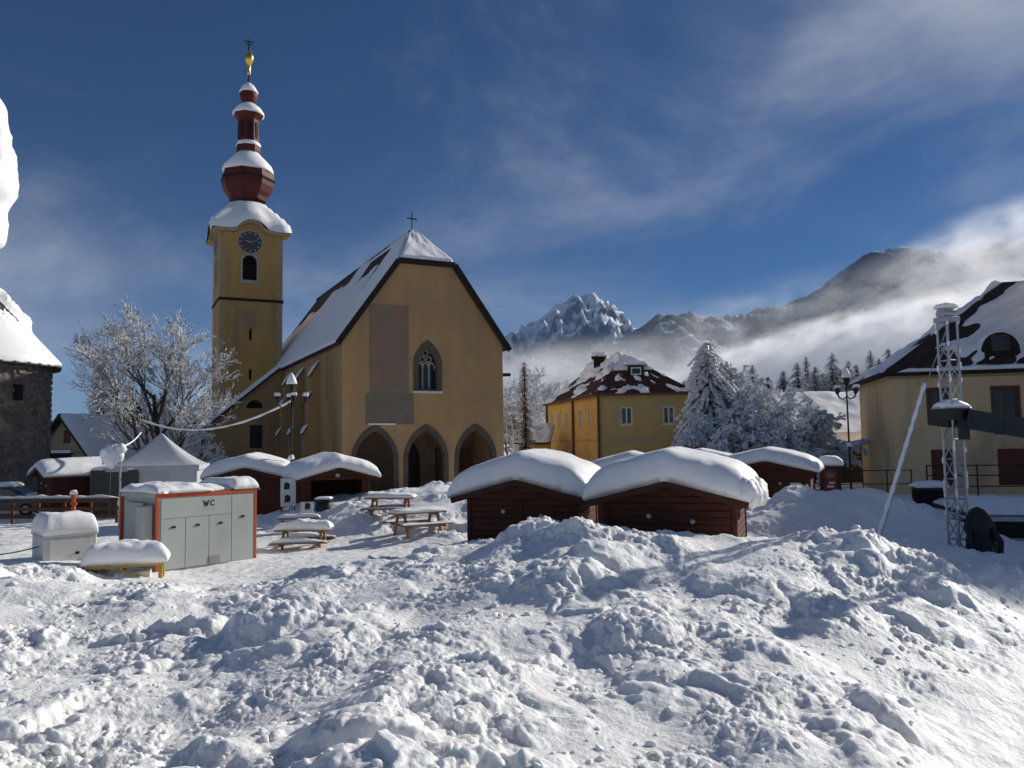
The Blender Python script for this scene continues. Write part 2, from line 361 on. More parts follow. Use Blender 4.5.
# ================================================================== the setting: snow, hills, mountains, haze
PTS = []                                   # (column, depth, height) of the ploughed snow
for px in range(-250, 1300, 130):
    for Y, z in ((5, 0.85), (6.5, 0.9)): PTS.append((px, Y, z))
    for Y, z in ((40, 0.15), (46, 0.1), (54, 0.05), (62, 0.0)): PTS.append((px, Y, z))
for px, rows in {
    -150: ((9, .9), (12, .8), (15, .9), (17, .8), (20, .3), (24, .2), (30, .2), (35, .2)),
    20: ((8, .75), (10, .75), (12.5, .85), (14.5, 1.05), (16.5, 1.1), (18.5, .95), (20.5, .75), (22.3, .5), (24, .15), (29, .15), (35, .2)),
    110: ((8, .75), (10, .65), (12.5, .8), (14.5, .95), (16.5, 1.0), (18.3, .85), (19.3, .66), (20.6, .25), (25, .1), (30, .15), (35, .2)),
    200: ((8, .85), (10, .75), (12.5, .75), (14.5, .8), (17, .6), (19.5, .25), (22, .05), (25, .05), (30, .2), (35, .3)),
    280: ((8, 1.0), (10, .9), (12, .85), (14, .95), (16, .85), (18.5, .45), (21, .2), (25, .15), (28, .1), (31, .3), (34, .9)),
    350: ((8, 1.05), (10, 1.0), (12, 1.0), (14, 1.1), (16, 1.15), (18.5, .95), (21, .5), (25, .2), (28, .1), (30.5, .7), (33, 1.9), (35, 1.2)),
    420: ((8, 1.05), (10, 1.05), (12, 1.1), (14, 1.2), (16, 1.3), (18.5, 1.2), (21, .7), (25, .25), (28, .15), (30.5, .9), (32.5, 2.3), (34.5, 2.2), (37, 1.6)),
    490: ((8, 1.0), (10, 1.05), (12, 1.15), (14, 1.3), (16, 1.6), (17.6, 1.75), (19.5, 1.2), (24, .4), (28.5, .9), (31, 2.0), (34, 2.0), (37, 1.2)),
    550: ((8, .95), (10, 1.05), (12, 1.15), (14, 1.35), (15.5, 1.85), (16.6, 2.15), (17.8, 1.7), (20, .5), (26, .3), (32, .4)),
    620: ((8, .95), (10, 1.0), (12, 1.15), (14, 1.35), (15.6, 1.8), (16.8, 1.85), (18, 1.4), (20, .4), (26, .3), (32, .3)),
    700: ((8, .9), (10, 1.0), (12, 1.1), (14, 1.35), (15.8, 1.75), (16.8, 1.8), (18, 1.3), (20, .4), (26, .4), (32, .3)),
    770: ((8, .85), (10, .95), (12, 1.1), (14, 1.4), (15.8, 1.75), (17, 1.7), (19, .9), (22, 1.0), (25, 2.1), (27.5, 1.7), (31, .5)),
    840: ((7.5, .75), (9, .8), (11, .95), (13, 1.15), (15, 1.55), (16.6, 1.85), (18, 1.2), (21, .8), (25, 2.15), (27.5, 2.0), (31, .5)),
    900: ((7.5, .6), (9, .6), (11, .75), (13, 1.05), (15, 1.4), (16.6, 1.65), (18, 1.1), (21, .8), (24.5, 2.1), (27, 1.9), (31, .5)),
    960: ((7.5, .12), (8.6, .1), (10, .15), (11.4, .5), (13, .95), (15, 1.2), (16.8, 1.38), (18, .95), (21, .6), (23.5, .95), (26, .5), (31, .3)),
    1030: ((7.5, .05), (8.6, .05), (10.5, .05), (12.5, .06), (13.9, .3), (15, .95), (16.8, 1.25), (18.5, .65), (20.5, .35), (23, .2), (26, .2), (30, .2)),
    995: ((16.8, 1.28), (18.5, .7), (20.5, .35), (23, .2), (26, .2), (30, .2)),
    1120: ((7.5, .05), (10, .05), (12, .05), (14.5, .1), (16, .8), (18, 1.0), (22, .4), (28, .3)),
    1230: ((7.5, .05), (10, .05), (12, .05), (15, .1), (17, .7), (19, .8), (22, .4), (28, .3))}.items():
    for Y, z in rows: PTS.append((px, Y, z))
_c = np.array([((px - 512) / F * Y / (Y + 2), math.log(Y + 2), z) for px, Y, z in PTS])
def ground_base(X, Y):
    u, v = X / (Y + 2), np.log(np.maximum(Y, 0.1) + 2); num = np.zeros_like(X); den = np.zeros_like(X)
    for cu, cv, cz in _c:
        d2 = ((u - cu) / 0.062) ** 2 + ((v - cv) / 0.062) ** 2
        w = np.exp(-0.5 * np.minimum(d2, 60)) + 1e-9 / (1 + d2); num += w * cz; den += w
    return num / den
def rough_mask(X, Y):
    u = X / np.maximum(Y, 1)
    m = sstep(0.3, 0.62, ground_base(X, Y)) * (1 - 0.55 * sstep(38, 46, Y))
    return np.clip(m + 0.12, 0, 1)
def facets(X, Y, cell, seed, slope=0.9, keep=0.6):
    """angular clods: every cell a tilted plane with its own height"""
    f1, f2, idv, ox, oy = worley(X / cell, Y / cell, seed)
    th = idv * 97.0; edge = sstep(0.0, 0.42, f2 - f1)
    h = np.where((idv * 31.7) % 1 < keep, 0.35 + 0.65 * ((idv * 57.3) % 1), 0.1)
    return (h * (1 - 0.35 * f1 * f1) + slope * (ox * np.cos(th) + oy * np.sin(th)) * 0.6) * (0.25 + 0.75 * edge)
def snow_detail(X, Y, M):
    wx = X + 0.22 * fbm(X * 1.1, Y * 1.1, 21, 3) + 0.05 * fbm(X * 5, Y * 5, 23, 2)
    wy = Y + 0.22 * fbm(X * 1.1 + 40, Y * 1.1, 22, 3) + 0.05 * fbm(X * 5 + 9, Y * 5, 24, 2)
    big = 0.17 * fbm(X * 0.42, Y * 0.42, 3, 2)
    pw = np.clip(0.70 + 1.0 * fbm(X * 0.38 + 5, Y * 0.38, 7, 2), 0.10, 1.2)       # how broken up the snow is here
    d = big + pw * (0.25 * facets(wx, wy, 1.35, 31, 0.6, 0.6) + 0.10 * facets(wx, wy, 0.58, 32, 0.6, 0.5)
                    + 0.04 * facets(wx * 1.03, wy, 0.23, 33, 0.8, 0.5))
    fine = np.clip(0.35 + 1.3 * fbm(X * 0.6 + 15, Y * 0.6, 8, 2), 0.05, 1.3)
    d += fine * (0.055 * np.abs(fbm(wx * 4.2, wy * 4.2, 9, 4, 0.6)) + 0.024 * np.abs(fbm(wx * 10.5, wy * 10.5, 19, 2, 0.6)) + 0.030 * facets(wx, wy, 0.115, 34, 0.8, 0.55)) - 0.16
    rut = 0.035 * np.cos((X * 0.86 - Y * 0.5) * 3.6 + 1.2 * fbm(X * 0.25, Y * 0.25, 14, 2)) ** 3
    calm = 0.035 * fbm(X * 0.9, Y * 0.9, 12, 4) + 0.016 * fbm(X * 4, Y * 4, 13, 3) + rut * sstep(4, 6, X) * sstep(16, 13, Y)
    return M * d + (1 - M) * calm
def ground_h(X, Y):
    X, Y = np.asarray(X, float), np.asarray(Y, float); M = rough_mask(X, Y)
    z = ground_base(X, Y) + snow_detail(X, Y, M)
    ed = np.maximum(sstep(0.80, 0.92, np.abs(X / (Y + 2))), sstep(54, 60, Y))
    return z * (1 - ed) - 0.12 * ed
def gz(x, y): return float(ground_h(np.array([x]), np.array([y]))[0])
nu, nv = 980, 760
uu = np.linspace(-0.93, 0.93, nu); yy = np.exp(np.linspace(math.log(5.6), math.log(62), nv)) - 2
UU, YY = np.meshgrid(uu, yy, indexing='ij'); XX = UU * (YY + 2)
ZZ = ground_h(XX, YY)
# the ploughed clods lean and overhang a little
SX = 0.03 * fbm(XX * 3.1, YY * 3.1, 51, 3) * np.minimum(1, YY / 9); SY = 0.03 * fbm(XX * 3.1 + 7, YY * 3.1, 52, 3) * np.minimum(1, YY / 9)
tag(np_mesh('snow_ground', np.stack([XX + SX, YY + SY, ZZ], -1).reshape(-1, 3), grid_faces(nu, nv)[:, ::-1], 'snow_ground', None, True), kind='structure')
mb = MB()                                    # the sheet beneath it that runs to the horizon
rings = [0, 20, 60, 150, 400, 1200, 4000, 14000]; na = 48; vs_ = [(0, 0, -0.3)]; fs_ = []
for r_ in rings[1:]:
    for k in range(na): vs_.append((r_ * math.cos(2 * math.pi * k / na), r_ * math.sin(2 * math.pi * k / na), -0.06 if r_ < 3000 else -8))
for k in range(na): fs_.append((0, 1 + k, 1 + (k + 1) % na))
for i in range(len(rings) - 2):
    for k in range(na): fs_.append((1 + i * na + k, 1 + (i + 1) * na + k, 1 + (i + 1) * na + (k + 1) % na, 1 + i * na + (k + 1) % na))
mb.add(vs_, fs_); tag(mb.build('snow_field', 'snow'), kind='structure')

# clods of snow lying on the ploughed heaps, too many to count
rs = np.random.RandomState(5)
def clod_template(seed):
    import bmesh
    bm = bmesh.new(); bmesh.ops.create_icosphere(bm, subdivisions=2, radius=1.0); r_ = np.random.RandomState(seed)
    P = np.array([v.co[:] for v in bm.verts]); Fa = np.array([[v.index for v in f.verts] for f in bm.faces]); bm.free()
    for _ in range(7):                        # cut it with planes so that it has flat broken faces
        n = r_.randn(3); n /= np.linalg.norm(n); d = r_.uniform(0.45, 0.9); over = np.maximum(P @ n - d, 0); P -= over[:, None] * n * 0.93
    P *= r_.uniform(0.7, 1.15, 3); P += r_.randn(*P.shape) * 0.075; return P, Fa
T_ = [clod_template(i) for i in range(8)]
N_ = 5200; u_ = rs.uniform(-0.85, 0.85, N_); y_ = np.exp(rs.uniform(math.log(7.5), math.log(30), N_)) - 2; x_ = u_ * (y_ + 2)
m_ = rough_mask(x_, y_); pw_ = fbm(x_ * 0.5, y_ * 0.5, 77, 3)
ok = (m_ > 0.75) & (pw_ + rs.uniform(-.4, .4, N_) > 0.0); x_, y_ = x_[ok], y_[ok]; z_ = ground_h(x_, y_); Vs, Fs, k0 = [], [], 0
for x, y, z in zip(x_, y_, z_):
    s = 0.022 * (1 + 0.025 * y) * (rs.uniform(0.18, 1) ** -0.85); s = min(s, 0.11)
    P, Fa = T_[rs.randint(8)]; a = rs.uniform(0, 6.28); c_, s_ = math.cos(a), math.sin(a); Q = P * s
    Q = np.stack([Q[:, 0] * c_ - Q[:, 1] * s_, Q[:, 0] * s_ + Q[:, 1] * c_, Q[:, 2] * 0.85], 1) + (x, y, z - s * 0.30)
    Vs.append(Q); Fs.append(Fa + k0); k0 += len(Q)
o = np_mesh('snow_clods', np.concatenate(Vs), np.concatenate(Fs), 'snow_ground', None, True)
tag(o, 'broken clods of snow strewn over the ploughed heaps', 'snow', kind='stuff')

# --- mountains and forested slopes
def mnode(m):
    nt = m.node_tree; return nt.nodes, nt.links, nt.nodes['Principled BSDF']
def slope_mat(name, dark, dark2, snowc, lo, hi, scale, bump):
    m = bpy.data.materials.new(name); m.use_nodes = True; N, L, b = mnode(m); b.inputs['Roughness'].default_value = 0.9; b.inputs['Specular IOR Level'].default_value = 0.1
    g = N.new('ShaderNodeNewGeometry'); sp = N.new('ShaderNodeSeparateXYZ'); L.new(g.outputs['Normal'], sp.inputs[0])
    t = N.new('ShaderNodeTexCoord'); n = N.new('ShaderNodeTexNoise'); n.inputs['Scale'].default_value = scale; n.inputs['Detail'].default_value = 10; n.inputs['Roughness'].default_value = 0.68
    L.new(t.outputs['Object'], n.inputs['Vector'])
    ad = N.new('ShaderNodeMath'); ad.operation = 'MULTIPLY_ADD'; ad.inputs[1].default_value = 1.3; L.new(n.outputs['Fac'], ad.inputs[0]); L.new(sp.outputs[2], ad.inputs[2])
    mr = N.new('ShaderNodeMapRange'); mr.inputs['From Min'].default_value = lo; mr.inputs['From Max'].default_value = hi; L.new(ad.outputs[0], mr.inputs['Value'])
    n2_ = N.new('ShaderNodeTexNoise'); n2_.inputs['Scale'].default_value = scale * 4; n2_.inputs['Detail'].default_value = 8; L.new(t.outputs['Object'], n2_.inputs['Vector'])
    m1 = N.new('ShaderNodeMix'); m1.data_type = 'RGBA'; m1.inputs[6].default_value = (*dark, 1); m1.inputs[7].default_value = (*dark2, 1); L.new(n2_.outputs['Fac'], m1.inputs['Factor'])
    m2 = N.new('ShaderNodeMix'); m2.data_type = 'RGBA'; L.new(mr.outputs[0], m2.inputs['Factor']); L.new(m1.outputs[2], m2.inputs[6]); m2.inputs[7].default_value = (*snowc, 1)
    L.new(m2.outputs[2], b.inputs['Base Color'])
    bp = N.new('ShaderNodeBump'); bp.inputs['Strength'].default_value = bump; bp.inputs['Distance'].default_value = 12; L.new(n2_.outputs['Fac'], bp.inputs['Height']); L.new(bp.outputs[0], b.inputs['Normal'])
    MATS[name] = m
slope_mat('rock_snow', (0.075, 0.085, 0.11), (0.13, 0.14, 0.17), (0.80, 0.84, 0.90), 1.10, 1.36, 0.008, 1.0)
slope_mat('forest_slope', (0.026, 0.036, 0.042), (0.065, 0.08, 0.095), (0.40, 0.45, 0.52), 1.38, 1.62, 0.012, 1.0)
def mountain(name, prof, Y, front, back, namp, nsc, m, seed, nx=260, ny=110, foot=-10, pw=0.9):
    """a range whose crest has the given profile (columns and rows at depth Y)"""
    cx = np.array([at(p[0], p[1], Y).x for p in prof]); cz = np.array([at(p[0], p[1], Y).z for p in prof])
    x = np.linspace(cx[0], cx[-1], nx); crest = np.interp(x, cx, cz); t = np.linspace(-1, 1, ny)
    X, T = np.meshgrid(x, t, indexing='ij'); C_ = np.repeat(crest[:, None], ny, 1)
    yy_ = np.where(T < 0, T * front, T * back)
    fall = (1 - np.abs(T)) ** pw
    n = ridged(X * nsc, yy_ * nsc * 0.7, seed, 5, 0.5) - 1.0
    Z = foot + (C_ - foot) * fall + namp * n * (0.25 + 0.75 * np.minimum(1, (1 - np.abs(T)) * 2)) * np.minimum(1, np.abs(T) * 6 + 0.22)
    Z = np.where(np.abs(T) > 0.985, foot - 30, Z)
    o = np_mesh(name, np.stack([X, yy_ + Y, Z], -1).reshape(-1, 3), grid_faces(nx, ny), m, None, True); tag(o, kind='structure'); return o
PEAK = [(330, 420), (420, 385), (470, 350), (508, 336), (520, 331), (532, 324), (541, 321), (549, 313), (556, 306), (563, 302), (569, 294), (576, 291), (582, 294), (588, 293),
        (595, 297), (603, 299), (612, 306), (620, 316), (628, 327), (636, 331), (650, 334), (680, 345), (760, 372), (900, 400)]
mountain('mountain', PEAK, 4200, 1500, 1300, 105, 0.0045, 'rock_snow', 3, 300, 150)
RIDGE = [(400, 425), (520, 385), (600, 345), (632, 329), (645, 320), (660, 315), (685, 314), (705, 318), (730, 316), (760, 309), (785, 304), (805, 298), (825, 285), (845, 270), (868, 252),
         (890, 247), (915, 250), (945, 256), (975, 252), (1010, 240), (1060, 225), (1150, 215), (1300, 200), (1500, 230), (1700, 300)]
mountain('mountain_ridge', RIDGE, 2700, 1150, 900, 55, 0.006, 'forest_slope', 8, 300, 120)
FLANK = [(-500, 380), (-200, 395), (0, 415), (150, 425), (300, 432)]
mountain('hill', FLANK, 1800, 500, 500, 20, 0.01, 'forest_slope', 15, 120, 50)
# the snowy rise behind the barn on which the spruces stand
xs_ = np.linspace(0, 150, 70); ys_ = np.linspace(95, 330, 70); X_, Y_ = np.meshgrid(xs_, ys_, indexing='ij')
def rise_h(X, Y): return 10.0 * sstep(98, 190, Y) * sstep(0, 45, X - (Y - 150) * 0.12) + 0.6 * fbm(X * 0.05, Y * 0.05, 4, 3) - 0.35 + 0.02 * np.maximum(Y - 190, 0)
Z_ = rise_h(X_, Y_); Z_[0, :] = Z_[:, 0] = Z_[-1, :] = -0.5
tag(np_mesh('snowy_rise', np.stack([X_, Y_, Z_], -1).reshape(-1, 3), grid_faces(70, 70), 'snow_rough', None, True), kind='structure')

# --- thin winter haze over the valley and the banks of fog lying along the mountain foot
def vol_mat(name, dens, col=(0.93, 0.95, 1.0), aniso=0.3):
    m = bpy.data.materials.new(name); m.use_nodes = True; nt = m.node_tree; nt.nodes.clear()
    out = nt.nodes.new('ShaderNodeOutputMaterial'); v = nt.nodes.new('ShaderNodeVolumePrincipled'); nt.links.new(v.outputs[0], out.inputs['Volume'])
    v.inputs['Color'].default_value = (*col, 1); v.inputs['Density'].default_value = dens; v.inputs['Anisotropy'].default_value = aniso
    MATS[name] = m; return nt, v
vol_mat('haze_air', 0.000035, (0.42, 0.66, 1.0), 0.0)
tag(MB().box(-7000, 7000, -2000, 9000, -60, 960).build('haze', 'haze_air'), 'thin pale winter haze filling the valley', 'haze', kind='stuff')
def fog_bank(name, c, half, dens, seed, label, lo=0.42, hi=0.7, scale=2.2, rot=0.0, slope=0.0):
    nt, v = vol_mat('fog_%d' % seed, 0, (0.99, 0.99, 1.0), 0.4); N, L = nt.nodes, nt.links
    t = N.new('ShaderNodeTexCoord'); ln = N.new('ShaderNodeVectorMath'); ln.operation = 'LENGTH'; L.new(t.outputs['Object'], ln.inputs[0])
    mpn = N.new('ShaderNodeMapping'); mpn.inputs['Location'].default_value = (seed * 3.7, seed * 1.3, 0); mpn.inputs['Scale'].default_value = (half[0] / half[2] * 0.55, half[1] / half[2] * 0.55, 1); L.new(t.outputs['Object'], mpn.inputs[0])
    n = N.new('ShaderNodeTexNoise'); n.inputs['Scale'].default_value = scale; n.inputs['Detail'].default_value = 6; n.inputs['Roughness'].default_value = 0.6; n.inputs['Distortion'].default_value = 0.3; L.new(mpn.outputs[0], n.inputs['Vector'])
    fo = N.new('ShaderNodeMapRange'); fo.interpolation_type = 'SMOOTHSTEP'; fo.inputs['From Min'].default_value = 0.98; fo.inputs['From Max'].default_value = 0.15; L.new(ln.outputs['Value'], fo.inputs['Value'])
    nn = N.new('ShaderNodeMapRange'); nn.interpolation_type = 'SMOOTHSTEP'; nn.inputs['From Min'].default_value = lo; nn.inputs['From Max'].default_value = hi; L.new(n.outputs['Fac'], nn.inputs['Value'])
    m1 = N.new('ShaderNodeMath'); m1.operation = 'MULTIPLY'; L.new(fo.outputs[0], m1.inputs[0]); L.new(nn.outputs[0], m1.inputs[1])
    m2 = N.new('ShaderNodeMath'); m2.operation = 'MULTIPLY'; m2.inputs[1].default_value = dens; L.new(m1.outputs[0], m2.inputs[0]); L.new(m2.outputs[0], v.inputs['Density'])
    mbk = MB(); mbk.lathe([(max(0.02, math.cos(a)), math.sin(a)) for a in np.linspace(-math.pi / 2, math.pi / 2, 13)], 24)
    o = mbk.build(name, 'fog_%d' % seed); o.scale = half; o.location = c; o.rotation_euler = (0, rot, slope); tag(o, label, 'fog', kind='stuff'); return o
fog_bank('fog_bank', at(830, 352, 1500), (560, 260, 78), 0.05, 1, 'bright bank of fog lying along the foot of the forested ridge', 0.40, 0.66, 3.2, R(-14))
fog_bank('fog_bank', at(560, 378, 1700), (560, 260, 95), 0.007, 2, 'pale fog in the valley beneath the rocky peak', 0.30, 0.65, 2.0, R(-3))
fog_bank('fog_bank', at(750, 325, 1750), (480, 240, 110), 0.0026, 3, 'thin grey mist drifting up the face of the forested ridge', 0.36, 0.7, 2.4, R(-14))
fog_bank('fog_bank', at(985, 262, 1900), (420, 300, 150), 0.008, 4, 'torn white cloud hanging on the crest of the forested ridge', 0.38, 0.66, 2.4, R(-20))

# ================================================================== church
def window_part(parent, x0, x1, z0, z1, y, frame='white_frame', depth=0.12, bars=(1, 1), fw_=0.07, sill=None, fn=None, name='window', pane='glass'):
    """window with frame, glazing bars and panes set back in an opening of the wall whose face is at y"""
    fn = fn or (lambda u, v, w: (u, w, v))
    n_, m_ = bars
    cw, ch = (x1 - x0 - fw_) / n_, (z1 - z0 - fw_) / m_
    holes = [rect(x0 + fw_ + i * cw, x0 + (i + 1) * cw, z0 + fw_ + j * ch, z0 + (j + 1) * ch) for i in range(n_) for j in range(m_)]
    w = MB().wall(rect(x0, x1, z0, z1), holes, y + depth - 0.03, y + depth + 0.05, fn).build(name, frame, parent)
    for h in holes:
        a, b = h[0], h[2]; MB().prism(rect(a[0] - 0.01, b[0] + 0.01, a[1] - 0.01, b[1] + 0.01), y + depth + 0.005, y + depth + 0.025, fn).build('pane', pane, w)
    if sill: MB().prism(rect(x0 - 0.08, x1 + 0.08, z0 - 0.09, z0 - 0.005), y - 0.07, y + depth, fn).build('sill', sill, w)
    return w

CH_RZ = R(26.5)
c0 = atx(342, 58); church = thing('church', 'large ochre church with steep snowy roof and three pointed porch arches', 'church', c0, CH_RZ)
W_, EAVE, CLIP, RIDGE_Z, LEN = 13.0, 11.4, 17.3, 20.5, 36.0
sl_ = (RIDGE_Z - EAVE) / (W_ / 2); cxl = (CLIP - EAVE) / sl_; cxr = W_ - cxl
arches = [(2.45, 1.75), (6.45, 1.75), (10.55, 1.75)]
gw = (6.62, 0.88)                            # gothic window
outl = [(0, -0.4)]
for cx_, hw in arches: ap = pointed(cx_, hw, -0.4, 2.35, 0.82, 8); outl += [ap[0]] + ap[:1:-1] + [ap[1]]
outl += [(W_, -0.4), (W_, EAVE), (cxr, CLIP), (cxl, CLIP), (0, EAVE)]
MB().wall(outl, [pointed(gw[0], gw[1], 7.65, 9.55, 0.95)], 0, 0.9).build('facade', 'plaster_church', church)
for cx_, hw in arches:
    o_, i_ = pointed(cx_, hw + 0.06, -0.4, 2.35, 0.82, 8), pointed(cx_, hw - 0.30, -0.4, 2.40, 0.80, 8)
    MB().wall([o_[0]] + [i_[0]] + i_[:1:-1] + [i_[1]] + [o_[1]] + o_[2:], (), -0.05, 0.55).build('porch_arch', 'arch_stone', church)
# porch behind the arches
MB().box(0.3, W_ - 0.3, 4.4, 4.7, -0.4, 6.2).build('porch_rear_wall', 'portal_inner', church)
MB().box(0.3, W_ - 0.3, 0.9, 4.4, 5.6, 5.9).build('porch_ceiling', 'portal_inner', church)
MB().wall(pointed(6.5, 1.0, 0.05, 2.3, 0.9), (), 4.30, 4.40).build('portal_door', 'wood_dark', church)
MB().box(7.9, 8.8, 4.30, 4.40, 1.9, 3.0).build('notice_board', 'grey_render', church)
MB().box(8.9, 12.0, 4.1, 4.4, 0.0, 3.2).build('side_door', 'wood_fence', church)
# gothic window with tracery
gl = MB().wall(pointed(gw[0], gw[1] + 0.02, 7.62, 9.55, 0.95), (), 0.62, 0.66).build('window_glass', 'glass', church)
ow, iw = pointed(gw[0], gw[1] + 0.30, 7.55, 9.55, 0.95), pointed(gw[0], gw[1] - 0.12, 7.72, 9.55, 0.95)
win = MB().wall(ow, [iw[::-1]], 0.0 - 0.02, 0.45).build('window_surround', 'arch_stone', church)
for k in (-0.27, 0.27): MB().box(gw[0] + k - 0.05, gw[0] + k + 0.05, 0.42, 0.60, 7.7, 9.9).build('mullion', 'stone_trim', win)
for k in (-0.5, 0.0, 0.5):
    a_, b_ = pointed(gw[0] + k, 0.25, 9.3, 9.45, 0.9, 5), pointed(gw[0] + k, 0.19, 9.3, 9.45, 0.9, 5)
    MB().wall([a_[0], b_[0]] + b_[:1:-1] + [b_[1], a_[1]] + a_[2:], (), 0.43, 0.58).build('tracery_arch', 'stone_trim', win)
for kx, kz, r_ in ((-0.27, 10.05, 0.24), (0.27, 10.05, 0.24), (0, 10.52, 0.24)):
    c1 = [(gw[0] + kx + r_ * math.cos(t), kz + r_ * math.sin(t)) for t in np.linspace(0, 2 * math.pi, 15)[:-1]]
    c2 = [(gw[0] + kx + (r_ - 0.06) * math.cos(t), kz + (r_ - 0.06) * math.sin(t)) for t in np.linspace(0, 2 * math.pi, 15)[:-1]]
    MB().wall(c1, [c2], 0.44, 0.58).build('tracery_ring', 'stone_trim', win)
MB().box(gw[0] - 1.25, gw[0] + 1.15, -0.14, 0.3, 7.42, 7.57).build('window_sill', 'white_frame', win)
# faded painted panel and the grey render below it
MB().box(2.05, 5.1, -0.035, 0.0, 7.35, 14.0).build('fresco_panel', 'fresco', church)
MB().box(1.75, 5.45, -0.045, -0.001, 5.05, 7.345).build('render_patch', 'grey_render', church)
MB().box(1.95, 4.0, -0.12, -0.046, 5.02, 5.12).build('snow_ledge', 'snow', church)
# side walls
lf = lambda u, v, w: (w, u, v)
MB().wall([(0.9, -0.4), (LEN, -0.4), (LEN, EAVE), (0.9, EAVE)], [pointed(2.3, 0.35, 2.2, 3.2, 1.0, 4)], 0.0, 0.7, lf).build('side_wall', 'plaster_side', church)
MB().wall(pointed(2.3, 0.5, 2.0, 3.2, 1.0, 4), (), 0.35, 0.4, lf).build('niche', 'portal_inner', church)
MB().box(W_ - 0.7, W_, 0.9, LEN, -0.4, EAVE).build('side_wall', 'plaster_church', church)
MB().wall([(0, -0.4), (W_, -0.4), (W_, EAVE), (W_ / 2, RIDGE_Z - 0.2), (0, EAVE)], (), LEN - 0.4, LEN - 0.001).build('rear_wall', 'plaster_church', church)
def buttress(y):
    b = MB(); prof = [(0, -0.4), (-1.25, -0.4), (-1.25, 4.4), (-0.95, 4.9), (-0.95, 7.1), (-0.65, 7.6), (-0.65, 9.2), (0, 10.2)]
    b.wall(prof, (), y - 0.38, y + 0.38, lambda u, v, w: (u, w, v)); o = b.build('buttress', 'plaster_side', church)
    for (xa, za, xb, zb) in ((-1.32, 4.42, -0.9, 5.12), (-1.02, 7.12, -0.6, 7.82), (-0.74, 9.12, 0.0, 10.3)):
        MB().wall([(xa, za), (xb, zb), (xb, zb + 0.10), (xa, za + 0.10)], (), y - 0.44, y + 0.44).build('cap_stone', 'wood_dark', o)
        MB().wall([(xa - .03, za + .104), (xb, zb + .104), (xb, zb + 0.16), ((xa + xb) / 2 - .05, (za + zb) / 2 + .30), (xa - .02, za + 0.26)], (), y - 0.43, y + 0.40).build('snow_cap', 'snow', o)
for y in (7.6, 13.2, 18.8): buttress(y)
# sacristy: the roof slope runs on over it
SY0, SY1, SW, SE = 22.0, 40.0, 7.4, 5.2
sp = [(-SW, -0.4), (0, -0.4), (0, EAVE), (-SW, SE)]
MB().wall(sp, [rect(-3.2, -2.0, 3.4, 5.6), rnd_arch(-2.75, 0.75, 7.2, 7.25)], SY0, SY0 + 0.5).build('sacristy_wall', 'plaster_side', church)
MB().box(-SW, -SW + 0.5, SY0 + 0.5, SY1, -0.4, SE - 0.02).build('sacristy_side_wall', 'plaster_side', church)
MB().box(-3.3, -1.9, SY0 + 0.25, SY0 + 0.3, 3.3, 5.7).build('window', 'glass', church)
MB().wall(rnd_arch(-2.75, 0.85, 7.1, 7.25), (), SY0 + 0.25, SY0 + 0.3).build('lunette', 'dark_void', church)
MB().box(-SW - 0.12, -SW + 0.02, SY0 - 0.5, SY0 + 0.1, -0.3, 4.6).build('downpipe', 'wood_dark', church)
th = 0.22
def roof_plane(poly, name='roof', m='shingle', parent=church, t=th):
    """a thick roof face from its corner points"""
    P = [Vector(p) for p in poly]; n = (P[1] - P[0]).cross(P[2] - P[0]).normalized(); n = -n if n.z < 0 else n
    k = len(P); b = MB(); b.add(P + [p - n * t for p in P], [tuple(range(k)), tuple(range(2 * k - 1, k - 1, -1))] + [(i, (i + 1) % k, (i + 1) % k + k, i + k) for i in range(k)])
    return b.build(name, m, parent)
OV = 0.45; ex = -OV; ez = EAVE - OV * sl_ + 0.25; F0 = -0.45; hipy = 3.0
zr = RIDGE_Z + 0.25; zc = CLIP + 0.25
LV = [(ex, F0, ez), (cxl, F0, zc), (W_ / 2, hipy, zr), (W_ / 2, LEN + .4, zr), (ex, LEN + .4, ez)]
RV = [(W_ - a, b, c) for a, b, c in LV]
r1 = roof_plane(LV); r2 = roof_plane(RV); r3 = roof_plane([(cxl, F0, zc), (cxr, F0, zc), (W_ / 2, hipy, zr)], 'hip_roof')
MB().beam((W_ / 2, hipy, zr), (W_ / 2, LEN + .4, zr), 0.3, 0.16).build('ridge_cap', 'shingle', r1)
for side in (1, -1):
    fx = (lambda x: x) if side == 1 else (lambda x: W_ - x)
    MB().beam((fx(ex), F0 - 0.04, ez - 0.12), (fx(cxl), F0 - 0.04, zc - 0.12), 0.08, 0.42).build('verge_board', 'wood_dark', r1 if side == 1 else r2)
MB().beam((cxl, F0 - 0.04, zc - 0.12), (cxr, F0 - 0.04, zc - 0.12), 0.08, 0.40).build('verge_board', 'wood_dark', r3)
def church_snow(U, Wv):
    y = U * LEN; n = fbm(U * 5, Wv * 1.6, 61, 4); st = fbm(U * 26, Wv * 1.3, 62, 3)
    low1 = 0.66 + 0.30 * st; low2 = 0.70 + 0.22 * st                # snow has slid off in streaks below the ridge
    b1 = sstep(0.09, 0.12, U + 0.02 * n) * sstep(0.33, 0.27, U + 0.03 * n) * sstep(low1 - .06, low1 + .05, Wv) * sstep(0.985, 0.955, Wv + 0.01 * n)
    b2 = sstep(0.42, 0.48, U + 0.03 * n) * sstep(low2 - .06, low2 + .05, Wv + 0.25 * sstep(.5, .9, U) - .1)
    return 0.17 + 0.04 * n - 0.40 * np.clip(b1 + b2, 0, 1)
yA = hipy + 0.05
o = snow_quad('roof_snow', r1, (ex, F0, ez), (ex, LEN + .4, ez), (W_ / 2 - .05, LEN + .4, zr), (W_ / 2 - .05, hipy, zr), church_snow, 130, 60)
